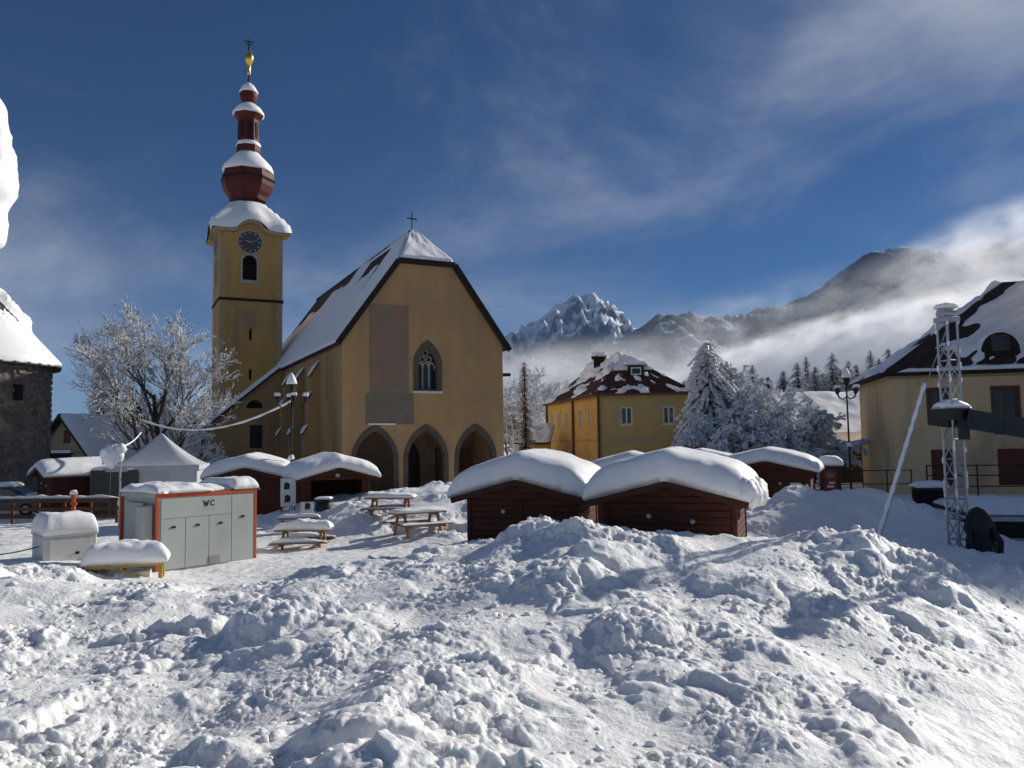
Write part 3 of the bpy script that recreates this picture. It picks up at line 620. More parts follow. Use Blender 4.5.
# the clipped gable makes the front edge slant: fill the triangle in front of the hip with its own snow
snow_quad('roof_snow', r1, (ex, F0 - .06, ez), (ex + 0.01, F0 + 0.4, ez), (W_ / 2 - .02, hipy + .6, zr), (cxl, F0 - .06, zc), lambda U, V_: 0.17 + 0.05 * fbm(U * 3, V_ * 5, 5, 3), 14, 60)
snow_quad('roof_snow', r3, (cxl, F0 - .06, zc), (cxr, F0 - .06, zc), (W_ / 2 + .12, hipy, zr), (W_ / 2 - .12, hipy, zr), lambda U, V_: 0.22 + 0.06 * fbm(U * 3, V_ * 3, 6, 3), 30, 24)
snow_quad('roof_snow', r2, (W_ - ex, LEN + .4, ez), (W_ - ex, F0 - .06, ez), (cxr, F0 - .06, zc), (W_ / 2 + .05, LEN + .4, zr), lambda U, V_: 0.17 + 0.05 * fbm(U * 8, V_ * 4, 9, 3), 60, 40)
sr = roof_plane([(-SW - 0.7, SY0 - 0.4, SE - 0.42), (0.02, SY0 - 0.4, EAVE + 0.22), (0.02, SY1, EAVE + 0.22), (-SW - 0.7, SY1, SE - 0.42)], 'sacristy_roof')
snow_quad('roof_snow', sr, (-SW - 0.7, SY0 - 0.42, SE - 0.42), (-SW - 0.7, SY1, SE - 0.42), (0.0, SY1, EAVE + 0.22), (0.0, SY0 - 0.42, EAVE + 0.22), lambda U, V_: 0.20 + 0.06 * fbm(U * 4, V_ * 6, 19, 3), 40, 40)
cr = MB(); cr.tube([(W_ / 2, hipy, zr), (W_ / 2, hipy, zr + 1.5)], 0.05, 6); cr.box(W_ / 2 - 0.42, W_ / 2 + 0.42, hipy - .04, hipy + .04, zr + 0.95, zr + 1.04); cr.build('cross', 'iron', church)
sp_ = MB(); sp_.tube([(W_ - 0.02, 0.5, 9.0), (W_ + 0.9, 0.5, 9.05)], 0.14, 8); sp_.build('water_spout', 'iron', church)

# ------------------------------------------------------------------ bell tower
tb = atx(217.5, 78.5); TW = 6.1; tower = thing('bell_tower', 'tall ochre bell tower with clock and dark red onion dome', 'tower', tb, CH_RZ)
sz, dm = 78.5 / F, 80.5 / F
zt = lambda py: at(250, py - 3, 81.3).z
TOP = 25.2; tf = [(0, 0), (TW, 0), (TW, TW), (0, TW)]
MB().wall(rect(0, TW, -0.4, TOP), [rnd_arch(TW * .47, 0.72, 20.3, 22.2), rect(2.85, 3.1, 14.2, 15.4), rect(2.85, 3.1, 10.2, 11.3)], 0, 0.5).build('shaft_wall', 'plaster_tower', tower)
MB().wall(rect(0.5, TW - .0, -0.4, TOP), [rnd_arch(3.05, 0.72, 20.3, 22.2)], 0, 0.5, lf).build('shaft_wall', 'plaster_tower', tower)
MB().box(TW - 0.5, TW, 0.5, TW, -0.4, TOP).build('shaft_wall', 'plaster_tower', tower)
MB().box(0.5, TW - 0.5, TW - 0.5, TW - .001, -0.4, TOP).build('shaft_wall', 'plaster_tower', tower)
MB().box(0.9, TW - .9, 0.9, TW - .9, 8.0, 23.4).build('belfry_core', 'dark_void', tower)
for xq in (0.0, TW - 0.62):
    for k in range(16):
        z0 = 9.0 + k * 1.02; wq = 0.62 if k % 2 else 0.45
        x0 = xq if xq == 0 else TW - wq
        MB().box(x0 - 0.012, x0 + wq, -0.03, 0.0, z0, z0 + 0.94).build('quoin', 'quoin', tower)
    MB().box(xq, xq + .6, -0.02, -0.001, -0.3, 8.9).build('corner_strip', 'quoin', tower)
MB().box(-0.10, TW + .10, -0.10, TW + .10, 18.15, 18.42).build('string_course', 'wood_dark', tower)
for side in (0, 1):
    fn = (lambda u, v, w: (u, w, v)) if side == 0 else lf
    cxw = TW * .47 if side == 0 else 3.05
    a_, b_ = rnd_arch(cxw, 0.9, 20.1, 22.2), rnd_arch(cxw, 0.7, 20.32, 22.2)
    w = MB().wall(a_, [b_[::-1]], -0.05, 0.3, fn).build('belfry_window', 'stone_trim', tower)
    for k in range(7): MB().wall([(0, 20.5 + k * .3), (0.24, 20.38 + k * .3), (0.24, 20.42 + k * .3), (0, 20.54 + k * .3)], (), cxw - 0.7, cxw + 0.7, (lambda u, v, w_: (w_, u + 0.2, v)) if side == 0 else (lambda u, v, w_: (u + 0.2, w_, v))).build('louvre', 'wood_dark', w)
    MB().prism(rect(cxw - .95, cxw + .95, 19.95, 20.1), -0.16, 0.1, fn).build('window_sill', 'stone_trim', w)
    ck = MB(); cc = 24.2; circ = lambda r_, n=32: [(cxw + 0.0 + r_ * math.cos(t), cc + r_ * math.sin(t)) for t in np.linspace(0, 2 * math.pi, n + 1)[:-1]]
    ck = MB().prism(circ(1.18), -0.08, -0.001, fn).build('clock', 'clock_face', tower)
    MB().wall(circ(1.26), [circ(1.14)], -0.13, 0.0, fn).build('rim', 'stone_trim', ck)
    for h in range(12):
        t = h * math.pi / 6; u0, v0 = cxw + 0.95 * math.sin(t), cc + 0.95 * math.cos(t); du, dv = math.sin(t), math.cos(t)
        MB().prism([(u0 - .14 * du - .035 * dv, v0 - .14 * dv + .035 * du), (u0 - .14 * du + .035 * dv, v0 - .14 * dv - .035 * du), (u0 + .1 * du + .035 * dv, v0 + .1 * dv - .035 * du), (u0 + .1 * du - .035 * dv, v0 + .1 * dv + .035 * du)], -0.10, -0.085, fn).build('hour_mark', 'clock_mark', ck)
    for t, ln, wd in ((R(285), 0.6, 0.06), (R(72), 0.85, 0.045)):
        du, dv = math.sin(t), math.cos(t)
        MB().prism([(cxw - wd * dv, cc + wd * du), (cxw + wd * dv, cc - wd * du), (cxw + ln * du, cc + ln * dv)], -0.125, -0.11, fn).build('hand', 'clock_mark', ck)
# cornice, curving up over each clock
def corn(u, cxw): return TOP - 0.15 + 1.0 * math.exp(-((u - cxw) / 1.15) ** 4)
for side in range(4):
    n_ = 26; us = np.linspace(-0.62, TW + 0.62, n_); cxw = TW * 0.48
    low = [(u, corn(u, cxw)) for u in us]; hi_ = [(u, corn(u, cxw) + 0.42) for u in us]
    fn = {0: lambda u, v, w: (u, w - 0.6, v), 1: lambda u, v, w: (w - 0.6, u, v), 2: lambda u, v, w: (u, TW + 0.6 - w, v), 3: lambda u, v, w: (TW + 0.6 - w, u, v)}[side]
    e_ = 0.002 * side
    MB().wall([(a, b + e_) for a, b in low] + [(a, b + e_) for a, b in hi_[::-1]], (), e_, 0.75 + e_, fn).build('cornice', 'quoin', tower)
    lo2 = [(u, TOP - 0.6 - e_) for u in us[2:-2]]; MB().wall(lo2 + [(u, corn(u, cxw) - .002) for u in us[2:-2]][::-1], (), 0.56, 0.62 + e_, fn).build('gable_panel', 'plaster_tower', tower)
# skirt roof under the dome with its snow
TC = (TW / 2, TW / 2)
nA, nB = 49, 14; P = np.zeros((nA, nB, 3))
for i in range(nA):
    t = 2 * math.pi * i / (nA - 1) - math.pi * .75; ca, sa = math.cos(t), math.sin(t); m_ = max(abs(ca), abs(sa)); sq = (TW / 2 + 0.66) / m_; u = (sa if abs(ca) > abs(sa) else ca) / m_ * (TW / 2 + .66)
    for j in range(nB):
        v = j / (nB - 1); rr = sq * (1 - v) ** 1.0 + 1.9 * v; bulge = 1.0 * math.exp(-((u) / 1.25) ** 4) * (1 - v) ** 1.5
        P[i, j] = (TC[0] + ca * rr, TC[1] + sa * rr, TOP + 0.33 + bulge + 3.1 * (0.45 * v + 0.55 * v ** 0.6) + 0.10 * math.sin(i * 1.7) * math.sin(j * 2.1) * (1 if 0 < j < nB - 1 else 0) * (0 if i in (0, nA - 1) else 1))
skirt = np_mesh('skirt_roof', P.reshape(-1, 3), grid_faces(nA, nB), 'shingle_red', tower, True)
P2 = P.copy(); c_ = np.array([TC[0], TC[1], 0]); rad = P2 - c_; rad[..., 2] = 0
P2 = P2 + rad * 0.035; P2[..., 2] += 0.10 * (1 + 0.5 * fbm(P[..., 0] * 1.3, P[..., 1] * 1.3 + P[..., 2], 44, 3)); P2[:, 0, 2] -= 0.28; P2[:, -1, 2] += 0.05; P2[-1] = P2[0]
np_mesh('roof_snow', P2.reshape(-1, 3), grid_faces(nA, nB), 'snow', skirt, True)
def prof(lst): return [(r_ * dm, zt(y)) for r_, y in lst]
ctr = (TC[0], TC[1], 0); ph = math.pi / 8
big = MB().lathe(prof([(19, 201), (20, 197), (23.5, 193), (26.3, 187), (27.3, 180), (26.5, 174), (23.5, 168), (19, 163), (14, 158.5), (11.5, 155), (11, 151)]), 8, ctr, ph).build('onion_dome', 'dome_copper', tower)
MB().lathe(prof([(25.6, 172.6), (26.2, 170.6), (24.0, 165.5), (19.5, 160.5), (14.2, 155.5), (11.6, 152.5), (10.6, 152.5)]), 16, ctr, ph).build('dome_snow', 'snow', big, True)
MB().lathe(prof([(28.2, 181.5), (28.4, 180.0), (27.6, 179.3)]), 8, ctr, ph).build('dome_band', 'wood_dark', big)
lan = MB().lathe(prof([(12.0, 154), (12.6, 150), (12.6, 145), (11.4, 142), (11.0, 139), (10.6, 125), (11.0, 119), (15.5, 114.5), (15.7, 112.5), (12, 109), (8, 106), (5.5, 103), (5.2, 101)]), 8, ctr, ph).build('lantern', 'dome_copper', tower)
MB().lathe(prof([(12.9, 145.5), (13.1, 144.2), (11.6, 141.5), (10.8, 141.0)]), 8, ctr, ph).build('ledge_snow', 'snow', lan, True)
MB().lathe(prof([(16.1, 113.6), (16.1, 111.6), (12.6, 106.5), (8.4, 103.3), (5.6, 101.6), (5.0, 101.5)]), 16, ctr, ph).build('lantern_snow', 'snow', lan, True)
for k in range(8):
    t = ph + math.pi / 8 + k * math.pi / 4; rr = 10.0 * dm; MB().beam((TC[0] + rr * math.cos(t), TC[1] + rr * math.sin(t), zt(138)), (TC[0] + rr * math.cos(t), TC[1] + rr * math.sin(t), zt(122)), 0.42, 0.1, (math.cos(t), math.sin(t), 0)).build('lantern_panel', 'wood_dark', lan)
sm = MB().lathe(prof([(5.2, 103), (7.2, 100), (9.0, 96), (9.3, 92.5), (8.6, 89), (6.0, 86), (2.5, 84), (1.0, 81)]), 12, ctr, ph).build('upper_bulb', 'dome_copper', tower, True)
MB().lathe(prof([(9.5, 91.0), (9.4, 89.0), (6.6, 84.5), (2.8, 81.2), (0.8, 80.0)]), 12, ctr, ph).build('bulb_snow', 'snow', sm, True)
MB().tube([(TC[0], TC[1], zt(84)), (TC[0], TC[1], zt(44))], 0.11, 8).build('finial_rod', 'iron', tower)
MB().lathe(prof([(0.8, 73), (2.2, 71), (1.6, 67), (2.0, 63), (2.6, 61), (4.3, 58), (4.6, 55), (4.0, 52), (2.2, 49.5), (1.0, 47.5), (0.6, 46)]), 16, ctr).build('gilded_orb', 'gold', tower, True)
fc = MB(); fc.tube([(TC[0], TC[1], zt(46)), (TC[0], TC[1], zt(33))], 0.06, 6); fc.beam((TC[0] - .48, TC[1], zt(38.5)), (TC[0] + .48, TC[1], zt(38.5)), .1, .1); fc.beam((TC[0] - .3, TC[1], zt(41.5)), (TC[0] + .3, TC[1], zt(41.5)), .1, .1)
fc.build('finial_cross', 'iron', tower)

# ------------------------------------------------------------------ yellow house in the middle
hA = atx(601, 76); YH_RZ = R(-4.0)
yh = thing('yellow_house', 'two storey yellow house with dark red hip roof and patchy snow', 'house', hA, YH_RZ)
HW, HD, HE = 8.7, 20.0, 7.95
sx = at(547, 400, 95); side_ang = math.atan2(95 - hA.y, sx.x - hA.x)          # the long side, seen at a slant
f1 = lambda u, v, w: (u, w, v)
ups = [(2.0, 3.1), (5.95, 7.05)]
MB().wall(rect(0, HW, -0.4, HE), [rect(a, b, 5.05, 6.75) for a, b in ups], 0, 0.4).build('front_wall', 'plaster_house', yh)
for a, b in ups: window_part(yh, a, b, 5.05, 6.75, 0, 'white_frame', 0.10, (2, 1), 0.13, 'white_frame')
MB().box(-0.06, HW + 0.06, -0.06, 0.0, 3.55, 3.75).build('string_course', 'stone_trim', yh)
# the long side wall keeps its own direction
loc_ang = side_ang - YH_RZ; dx, dy = math.cos(loc_ang), math.sin(loc_ang); sl_len = 19.3
fs = lambda u, v, w: (u * dx + w * dy, u * dy - w * dx, v)
wins = [3.0, 6.0, 11.2, 14.2, 17.2]
MB().wall(rect(0.4, sl_len, -0.4, HE), [rect(a - .5, a + .5, 5.0, 6.75) for a in wins] + [rect(a - .5, a + .5, 1.0, 2.7) for a in wins], 0, 0.4, fs).build('side_wall', 'plaster_house_lit', yh)
for a in wins:
    window_part(yh, a - .5, a + .5, 5.0, 6.75, 0, 'white_frame', 0.10, (2, 2), 0.09, fn=fs, pane='stone_trim')
    window_part(yh, a - .5, a + .5, 1.0, 2.7, 0, 'white_frame', 0.10, (2, 2), 0.09, fn=fs, pane='stone_trim')
MB().prism(rect(0.0, sl_len, 3.55, 3.75), -0.05, 0.0, fs).build('string_course', 'plaster_house', yh)
E1 = (sl_len * dx, sl_len * dy)
bk = [(HW, 0), (HW + E1[0], E1[1]), E1]
MB().wall([(0, -0.4), (sl_len, -0.4), (sl_len, HE), (0, HE)], (), -0.4, 0, lambda u, v, w: (HW + u * dx + w * dy, u * dy - w * dx + 0.4, v)).build('side_wall', 'plaster_house', yh)
for p in ((0.0 - .12, -.1), (8.4 * dx - .14, 8.4 * dy), (sl_len * dx - .1, sl_len * dy)):
    MB().tube([(p[0], p[1], -0.3), (p[0], p[1], HE - 0.1)], 0.13, 8).build('downpipe', 'brown_frame', yh)
rv = 0.55; A_ = (-rv - .1, -rv, HE); B_ = (HW + rv, -rv, HE); C_ = (HW + E1[0] + rv, E1[1] + rv, HE); D_ = (E1[0] - rv, E1[1] + rv, HE)
RZ1 = HE + 4.3; m0 = Vector(((A_[0] + B_[0]) / 2, 0, 0)); G1 = (HW / 2 + dx * 4.6 - .3, dy * 4.6, RZ1); G2 = (HW / 2 + dx * 14.5, dy * 14.5, RZ1)
rA = roof_plane([A_, B_, G1], 'roof', 'shingle_red', yh, 0.16); rB = roof_plane([D_, A_, G1, G2], 'roof', 'shingle_red', yh, 0.16)
rC = roof_plane([B_, C_, G2, G1], 'roof', 'shingle_red', yh, 0.16); roof_plane([C_, D_, G2], 'roof', 'shingle_red', yh, 0.16)
MB().beam(A_, B_, 0.14, 0.14).build('gutter', 'brown_frame', rA); MB().beam(D_, A_, 0.14, 0.14).build('gutter', 'brown_frame', rB)
snow_quad('roof_snow', rA, A_, B_, tuple(Vector(G1) + Vector((.05, 0, 0))), G1, lambda U, V_: np.where((V_ > .58) & (V_ < .93) & (np.abs(U - .50 - 0.0) < .46), 0.26, 0.0) + 0.5 * (fbm(U * 7, V_ * 5, 71, 4) - 0.30) * (V_ < .6) - 0.06 * (V_ >= .6) + 0.02, 70, 46)
snow_quad('roof_snow', rB, D_, A_, G1, G2, lambda U, V_: 0.13 + 0.55 * (fbm(U * 4, V_ * 4, 73, 4) - 0.12 + 0.9 * (V_ - 0.55)), 80, 46)
sdw = thing  # (alias kept short)
dn = Vector((m0.x, -rv, 0)); dq = Vector(A_).lerp(Vector(B_), .53).lerp(Vector(G1), .50)
MB().box(dq.x - .75, dq.x + .75, dq.y - 0.35, dq.y + 1.2, dq.z - .35, dq.z + .75).build('dormer', 'wood_dark', yh)
window_part(yh, dq.x - .5, dq.x + .5, dq.z - .2, dq.z + .55, dq.y - .50, 'white_frame', 0.1, (1, 1), 0.12)
snow_slab('roof_snow', yh, 1.15, 1.2, lambda x, y: dq.z + .76 + 0 * x, 0.42, dq.x, dq.y + .7, 3, 22, 22)
ck = at(599, 366, 86); Mi = yh.location; ci = Matrix.Rotation(-YH_RZ, 4, 'Z') @ (ck - Mi)
chm = MB(); chm.box(ci.x - .55, ci.x + .55, ci.y - .55, ci.y + .55, 8.6, 12.4); chm = chm.build('chimney', 'wood_dark', yh); MB().box(ci.x - .75, ci.x + .75, ci.y - .75, ci.y + .75, 12.4, 12.6).build('chimney_cap', 'wood_dark', chm)
snow_slab('snow_cap', chm, 0.8, 0.8, lambda x, y: 12.6 + 0 * x, 0.5, ci.x, ci.y, 4, 16, 16)
# low annexe behind it
ax = thing('annexe', 'low ochre annexe with snowy lean-to roof behind the yellow house', 'house', atx(536, 84), R(-8))
MB().wall(rect(-1.8, 1.6, -0.4, 3.6), [rect(-.6, .3, 1.6, 2.8)], 0, 0.35).build('front_wall', 'plaster_house_lit', ax)
window_part(ax, -.6, .3, 1.6, 2.8, 0, 'brown_frame', 0.1, (2, 1), 0.08)
MB().box(-1.8, -1.5, 0.35, 5, -0.4, 3.6).build('side_wall', 'plaster_house_lit', ax)
ro = roof_plane([(-2.2, -.4, 3.5), (1.6, -.4, 3.5), (1.6, 5, 5.4), (-2.2, 5, 5.4)], 'roof', 'shingle_red', ax, 0.15)
snow_quad('roof_snow', ro, (-2.2, -.4, 3.5), (1.6, -.4, 3.5), (1.6, 5, 5.4), (-2.2, 5, 5.4), lambda U, V_: 0.2 + 0.5 * (fbm(U * 3, V_ * 3, 77, 3)), 24, 24)

# ------------------------------------------------------------------ house on the right
RB_RZ = math.atan2(-.24, .97); rb0 = atx(897, 49)
rb = thing('ochre_house', 'long ochre house with dark snowy roof, eyebrow dormer and red shutters', 'house', rb0, RB_RZ)
BE, BL, BD = 7.35, 22.0, 11.0
fwin = [(2.05, 3.15, 4.35, 6.35), (5.55, 6.85, 4.35, 6.35), (9.6, 10.9, 4.35, 6.35), (13.6, 14.9, 4.35, 6.35)]
fdoor = [(2.0, 3.25, 0.6, 2.75), (5.6, 7.4, 0.6, 2.75), (9.6, 11.0, 0.6, 2.75), (13.6, 15.0, 0.6, 2.75)]
MB().wall(rect(0, BL, -0.4, BE), [rect(*w) for w in fwin + fdoor], 0, 0.45).build('front_wall', 'plaster_right', rb)
for a, b, c, d in fwin:
    w = window_part(rb, a, b, c, d, 0, 'brown_frame', 0.14, (2, 2), 0.12, 'brown_frame')
    a_, b_ = rect(a - .14, b + .14, c - .10, d + .14), rect(a + .002, b - .002, c + .002, d - .002); MB().wall(a_, [b_], -0.03, 0.10).build('surround', 'brown_frame', w)
for a, b, c, d in fdoor:
    s_ = MB().prism(rect(a + .01, b - .01, c, d - .01), 0.06, 0.14).build('shutter', 'shutter', rb)
    nsl = 13
    for k in range(nsl): z = c + .1 + k * (d - c - .2) / nsl; MB().box(a + .08, b - .08, 0.025, 0.06, z, z + 0.11).build('slat', 'shutter', s_)
MB().wall(rect(0.45, BD, -0.4, BE), (), 0, 0.45, lf).build('end_wall', 'plaster_right', rb)
MB().box(0.45, BL, BD - .45, BD - .002, -0.4, BE).build('rear_wall', 'plaster_right', rb)
MB().box(BL - .45, BL - .002, 0.45, BD - .45, -0.4, BE - .002).build('end_wall', 'plaster_right', rb)
MB().box(-0.12, BL, -0.12, 0.0, BE - .28, BE - .04).build('eave_moulding', 'quoin', rb)
o_ = 0.75; RH = BE + 6.3; A_ = (-o_, -o_, BE); B_ = (BL, -o_, BE); C_ = (BL, BD + o_, BE); D_ = (-o_, BD + o_, BE); G1 = (8.2, BD / 2, RH); G2 = (BL, BD / 2, RH)
q1 = roof_plane([A_, B_, G2, G1], 'roof', 'shingle', rb, 0.2); q2 = roof_plane([D_, A_, G1], 'roof', 'shingle', rb, 0.2); q3 = roof_plane([C_, D_, G1, G2], 'roof', 'shingle', rb, 0.2)
MB().beam(A_, B_, 0.16, 0.16).build('gutter', 'wood_dark', q1); MB().beam(D_, A_, 0.16, 0.16).build('gutter', 'wood_dark', q2)
def rsnow(U, V_):
    x = -o_ + U * (BL + o_) + V_ * 0.0; n = fbm(U * 7, V_ * 3, 81, 4); st = fbm(U * 30, V_ * 1.5, 83, 2)
    return 0.10 + 0.16 * n - 0.5 * sstep(0.30, 0.08, V_ + 0.10 * st + 0.08 * n - 0.09 * sstep(.35, .6, U)) * sstep(0.03, 0.10, V_) * sstep(0.62, 0.45, U) - 0.5 * sstep(0.055, 0.02, U + 0.03 * n)
snow_quad('roof_snow', q1, A_, B_, G2, G1, rsnow, 130, 60)
snow_quad('roof_snow', q2, D_, A_, tuple(Vector(G1) + Vector((0, -.05, 0))), G1, lambda U, V_: 0.05 + 0.35 * (fbm(U * 4, V_ * 4, 85, 4) - 0.05), 40, 40)
# eyebrow dormer
def roof_y(z): return -o_ + (z - BE) / (RH - BE) * (BD / 2 + o_)
dx0, dz0 = 6.15, BE + 1.0; yb = roof_y(dz0)
dprof = lambda k, a=1.05, h=1.35: [(dx0 - a, dz0 - .1), (dx0 + a, dz0 - .1)] + [(dx0 + a * math.cos(math.pi * i / 12), dz0 + h * math.sin(math.pi * i / 12) ** .8) for i in range(13)]
dm_ = MB().wall(dprof(0), [rect(dx0 - .5, dx0 + .5, dz0 + .25, dz0 + 1.2)], yb - 0.15, yb + 2.4).build('dormer', 'wood_dark', rb)
window_part(rb, dx0 - .5, dx0 + .5, dz0 + .25, dz0 + 1.2, yb - 0.15, 'brown_frame', 0.06, (2, 2), 0.07)
MB().wall(dprof(0, 1.16, 1.52)[2:] + dprof(0, 1.06, 1.36)[2:][::-1], (), yb - 0.10, yb + 2.6).build('snow_cap', 'snow', rb, True)
# railing before the house
ra = atx(862, 45, 0); rg = thing('railing', 'dark metal railing in front of the ochre house end', 'railing', ra, R(-6))
for k in range(4): MB().tube([(k * 1.3 - 1.2, 0, -0.2), (k * 1.3 - 1.2, 0, 1.75)], 0.035, 6).build('post', 'iron', rg)
for z in (0.95, 1.7): MB().tube([(-1.25, 0, z), (2.75, 0, z)], 0.03, 6).build('rail', 'iron', rg)

# the tall house that closes the square beyond the stage; its shadow lies over stage and snow heap
th_ = thing('tall_house', 'tall plain ochre house closing the square beyond the stage', 'house', (33.2, 47.0, 0), R(-90)); th_.scale = (1, 1, 1.18)
MB().wall(rect(0, 9.6, -.4, 12.2), [rect(a, a + 1.1, z, z + 1.7) for a in (1.4, 4.2, 7.0) for z in (1.2, 4.8, 8.6)], 0, .4).build('front_wall', 'plaster_right', th_)
for a in (1.4, 4.2, 7.0):
    for z in (1.2, 4.8, 8.6): window_part(th_, a, a + 1.1, z, z + 1.7, 0, 'white_frame', .12, (2, 2), .1, 'stone_trim')
MB().box(0, .4, .4, 12, -.4, 12.2).build('side_wall', 'plaster_right', th_); MB().box(9.2, 9.6, .4, 12, -.4, 12.2).build('side_wall', 'plaster_right', th_); MB().box(.4, 9.2, 11.6, 12, -.4, 12.2).build('rear_wall', 'plaster_right', th_)
for y0, y1 in ((-.6, 6), (12.6, 6)): q = roof_plane([(-.6, y0, 12.1), (10.2, y0, 12.1), (10.2, y1, 16.2), (-.6, y1, 16.2)], 'roof', 'shingle', th_); snow_quad('roof_snow', q, (-.6, y0, 12.1), (10.2, y0, 12.1), (10.2, y1, 16.2), (-.6, y1, 16.2), lambda U, V_: .4 + .1 * fbm(U * 3, V_ * 3, 99, 3), 20, 20)
MB().wall([(0, 12.2), (12, 12.2), (6, 16.0)], (), 0, .3, lf).build('gable', 'plaster_right', th_); MB().wall([(0, 12.2), (12, 12.2), (6, 16.0)], (), 9.3, 9.6, lf).build('gable', 'plaster_right', th_)

# ------------------------------------------------------------------ barn and house behind the trees
bn = thing('barn', 'dark wooden barn under one broad smooth snow-covered roof', 'barn', atx(838, 64), R(4))
MB().box(-5, 7, 0, 0.3, -0.4, 3.7).build('wall', 'wood_dark', bn); MB().box(-5, -4.7, 0.3, 14, -.4, 3.7).build('wall', 'wood_dark', bn); MB().box(6.7, 7, 0.3, 14, -.4, 3.7).build('wall', 'wood_dark', bn)
for k in range(30): MB().box(-4.9 + k * .39, -4.9 + k * .39 + .33, -.04, -.001, -.3, 3.5).build('board', 'wood_dark', bn)
br = roof_plane([(-5.8, -1.2, 3.35), (7.8, -1.2, 3.35), (7.8, 8, 7.3), (-5.8, 8, 7.3)], 'roof', 'shingle', bn); roof_plane([(-5.8, 15, 3.6), (7.8, 15, 3.6), (7.8, 8, 7.3), (-5.8, 8, 7.3)], 'roof', 'shingle', bn)
snow_quad('roof_snow', br, (-5.9, -1.4, 3.30), (7.9, -1.4, 3.30), (7.9, 8.2, 7.36), (-5.9, 8.2, 7.36), lambda U, V_: 0.5 + 0.14 * fbm(U * 5, V_ * 3, 91, 3), 60, 30)
gh = thing('gabled_house', 'small dark gabled house with snowy roof beside the yellow house', 'house', atx(716, 98), R(-38)); gh.scale = (.8, .8, .8)
MB().wall([(-3, -.4), (3, -.4), (3, 4.2), (0, 7.0), (-3, 4.2)], [rect(-.5, .5, 2.2, 3.6)], 0, .3).build('gable_wall', 'wood_dark', gh); window_part(gh, -.5, .5, 2.2, 3.6, 0, 'white_frame', .1, (2, 2), .09)
MB().box(-3, -2.7, .3, 8, -.4, 4.2).build('side_wall', 'plaster_cream', gh); MB().box(2.7, 3, .3, 8, -.4, 4.2).build('side_wall', 'plaster_cream', gh)
for s_ in (-1, 1):
    q = roof_plane([(s_ * 3.6, -.5, 3.75), (0, -.5, 7.15), (0, 8.4, 7.15), (s_ * 3.6, 8.4, 3.75)], 'roof', 'shingle', gh)
    snow_quad('roof_snow', q, (s_ * 3.7, -.6, 3.7), (s_ * 3.7, 8.5, 3.7), (0, 8.5, 7.2), (0, -.6, 7.2), lambda U, V_: 0.4 + .1 * fbm(U * 3, V_ * 3, 95, 3), 20, 20)

# ------------------------------------------------------------------ round stone tower on the left
rt_ = at(-39, 420, 52); rtw = thing('round_tower', 'round stone tower with conical snow-covered roof', 'tower', (rt_.x, 52, 0))
RR = 5.05; zE = at(20, 357, 47.0).z
MB().lathe([(RR + .15, -0.4), (RR, 3), (RR - .05, zE + .1)], 48).build('wall', 'stone_tower', rtw)
rs2 = random.Random(4)
for row in range(24):                          # the stones that stand out of the worn rubble masonry, on the side in view
    z = 0.6 + row * 0.39; a = -1.75 + rs2.uniform(0, .1)
    while a < 0.75:
        wa = rs2.uniform(0.06, 0.16)
        if rs2.random() < 0.62:
            h_ = rs2.uniform(.22, .36); r0 = RR - .02; r1_ = RR + .02 + rs2.uniform(.02, .07); g = 0.010; a0, a1 = a + g, a + wa - g; am = (a0 + a1) / 2
            b = MB(); b.add([(r_ * math.cos(t), r_ * math.sin(t), zz) for r_, ins in ((r0, 0), (r1_, 0.012)) for t, zz in ((a0 + ins, z + ins), (a1 - ins, z + ins * 1.5), (a1 - ins, z + h_ - ins), (a0 + ins, z + h_ - ins * 1.5))],
                            [(0, 1, 5, 4), (1, 2, 6, 5), (2, 3, 7, 6), (3, 0, 4, 7), (4, 5, 6, 7), (3, 2, 1, 0)]); b.build('stone', 'stone_block', rtw, fixn=False)
        a += wa
for ta, z in ((-0.62, 2.9), (-.36, 7.2)):
    b = MB(); c_, s_ = math.cos(ta), math.sin(ta); p = Vector(((RR + .03) * c_, (RR + .03) * s_, z)); b.beam(p - Vector((c_, s_, 0)) * .3, p + Vector((c_, s_, 0)) * .10, .55, 1.0 if z > 5 else .8); b.build('slit_window', 'dark_void', rtw)
zap = zE + 7.9
cone = MB().lathe([(RR + .55, zE - .12), (RR + .6, zE + .05), (RR - 1.1, zE + 2.0), (RR - 2.3, zE + 3.9), (0.1, zap)], 40).build('cone_roof', 'shingle', rtw)
na_, nb_ = 97, 40; ag = np.linspace(0, 2 * np.pi, na_); vv = np.linspace(0, 1, nb_); AG, VV = np.meshgrid(ag, vv, indexing='ij')
prz = np.array([zE + .03, zE + 2.0, zE + 3.9, zap]); prr = np.array([RR + .62, RR - 1.1, RR - 2.3, 0.1]); zz = zE + .03 + VV * (zap - zE - .03); rr_ = np.interp(zz, prz, prr)
n_ = fbm(np.cos(AG) * 3, np.sin(AG) * 3 + VV * 6, 66, 4); tt = np.where(VV < .28, 0.20, 0.16 + 0.7 * (n_ - .15) * sstep(.28, .4, VV)); tt[:, 0] = -.05; tt[:, -1] = -.03; tt = np.maximum(tt, -.06); tt[-1] = tt[0]
np_mesh('roof_snow', np.stack([(rr_ + tt * .75) * np.cos(AG), (rr_ + tt * .75) * np.sin(AG), zz + tt * .6], -1).reshape(-1, 3), grid_faces(na_, nb_), 'snow', cone, True)

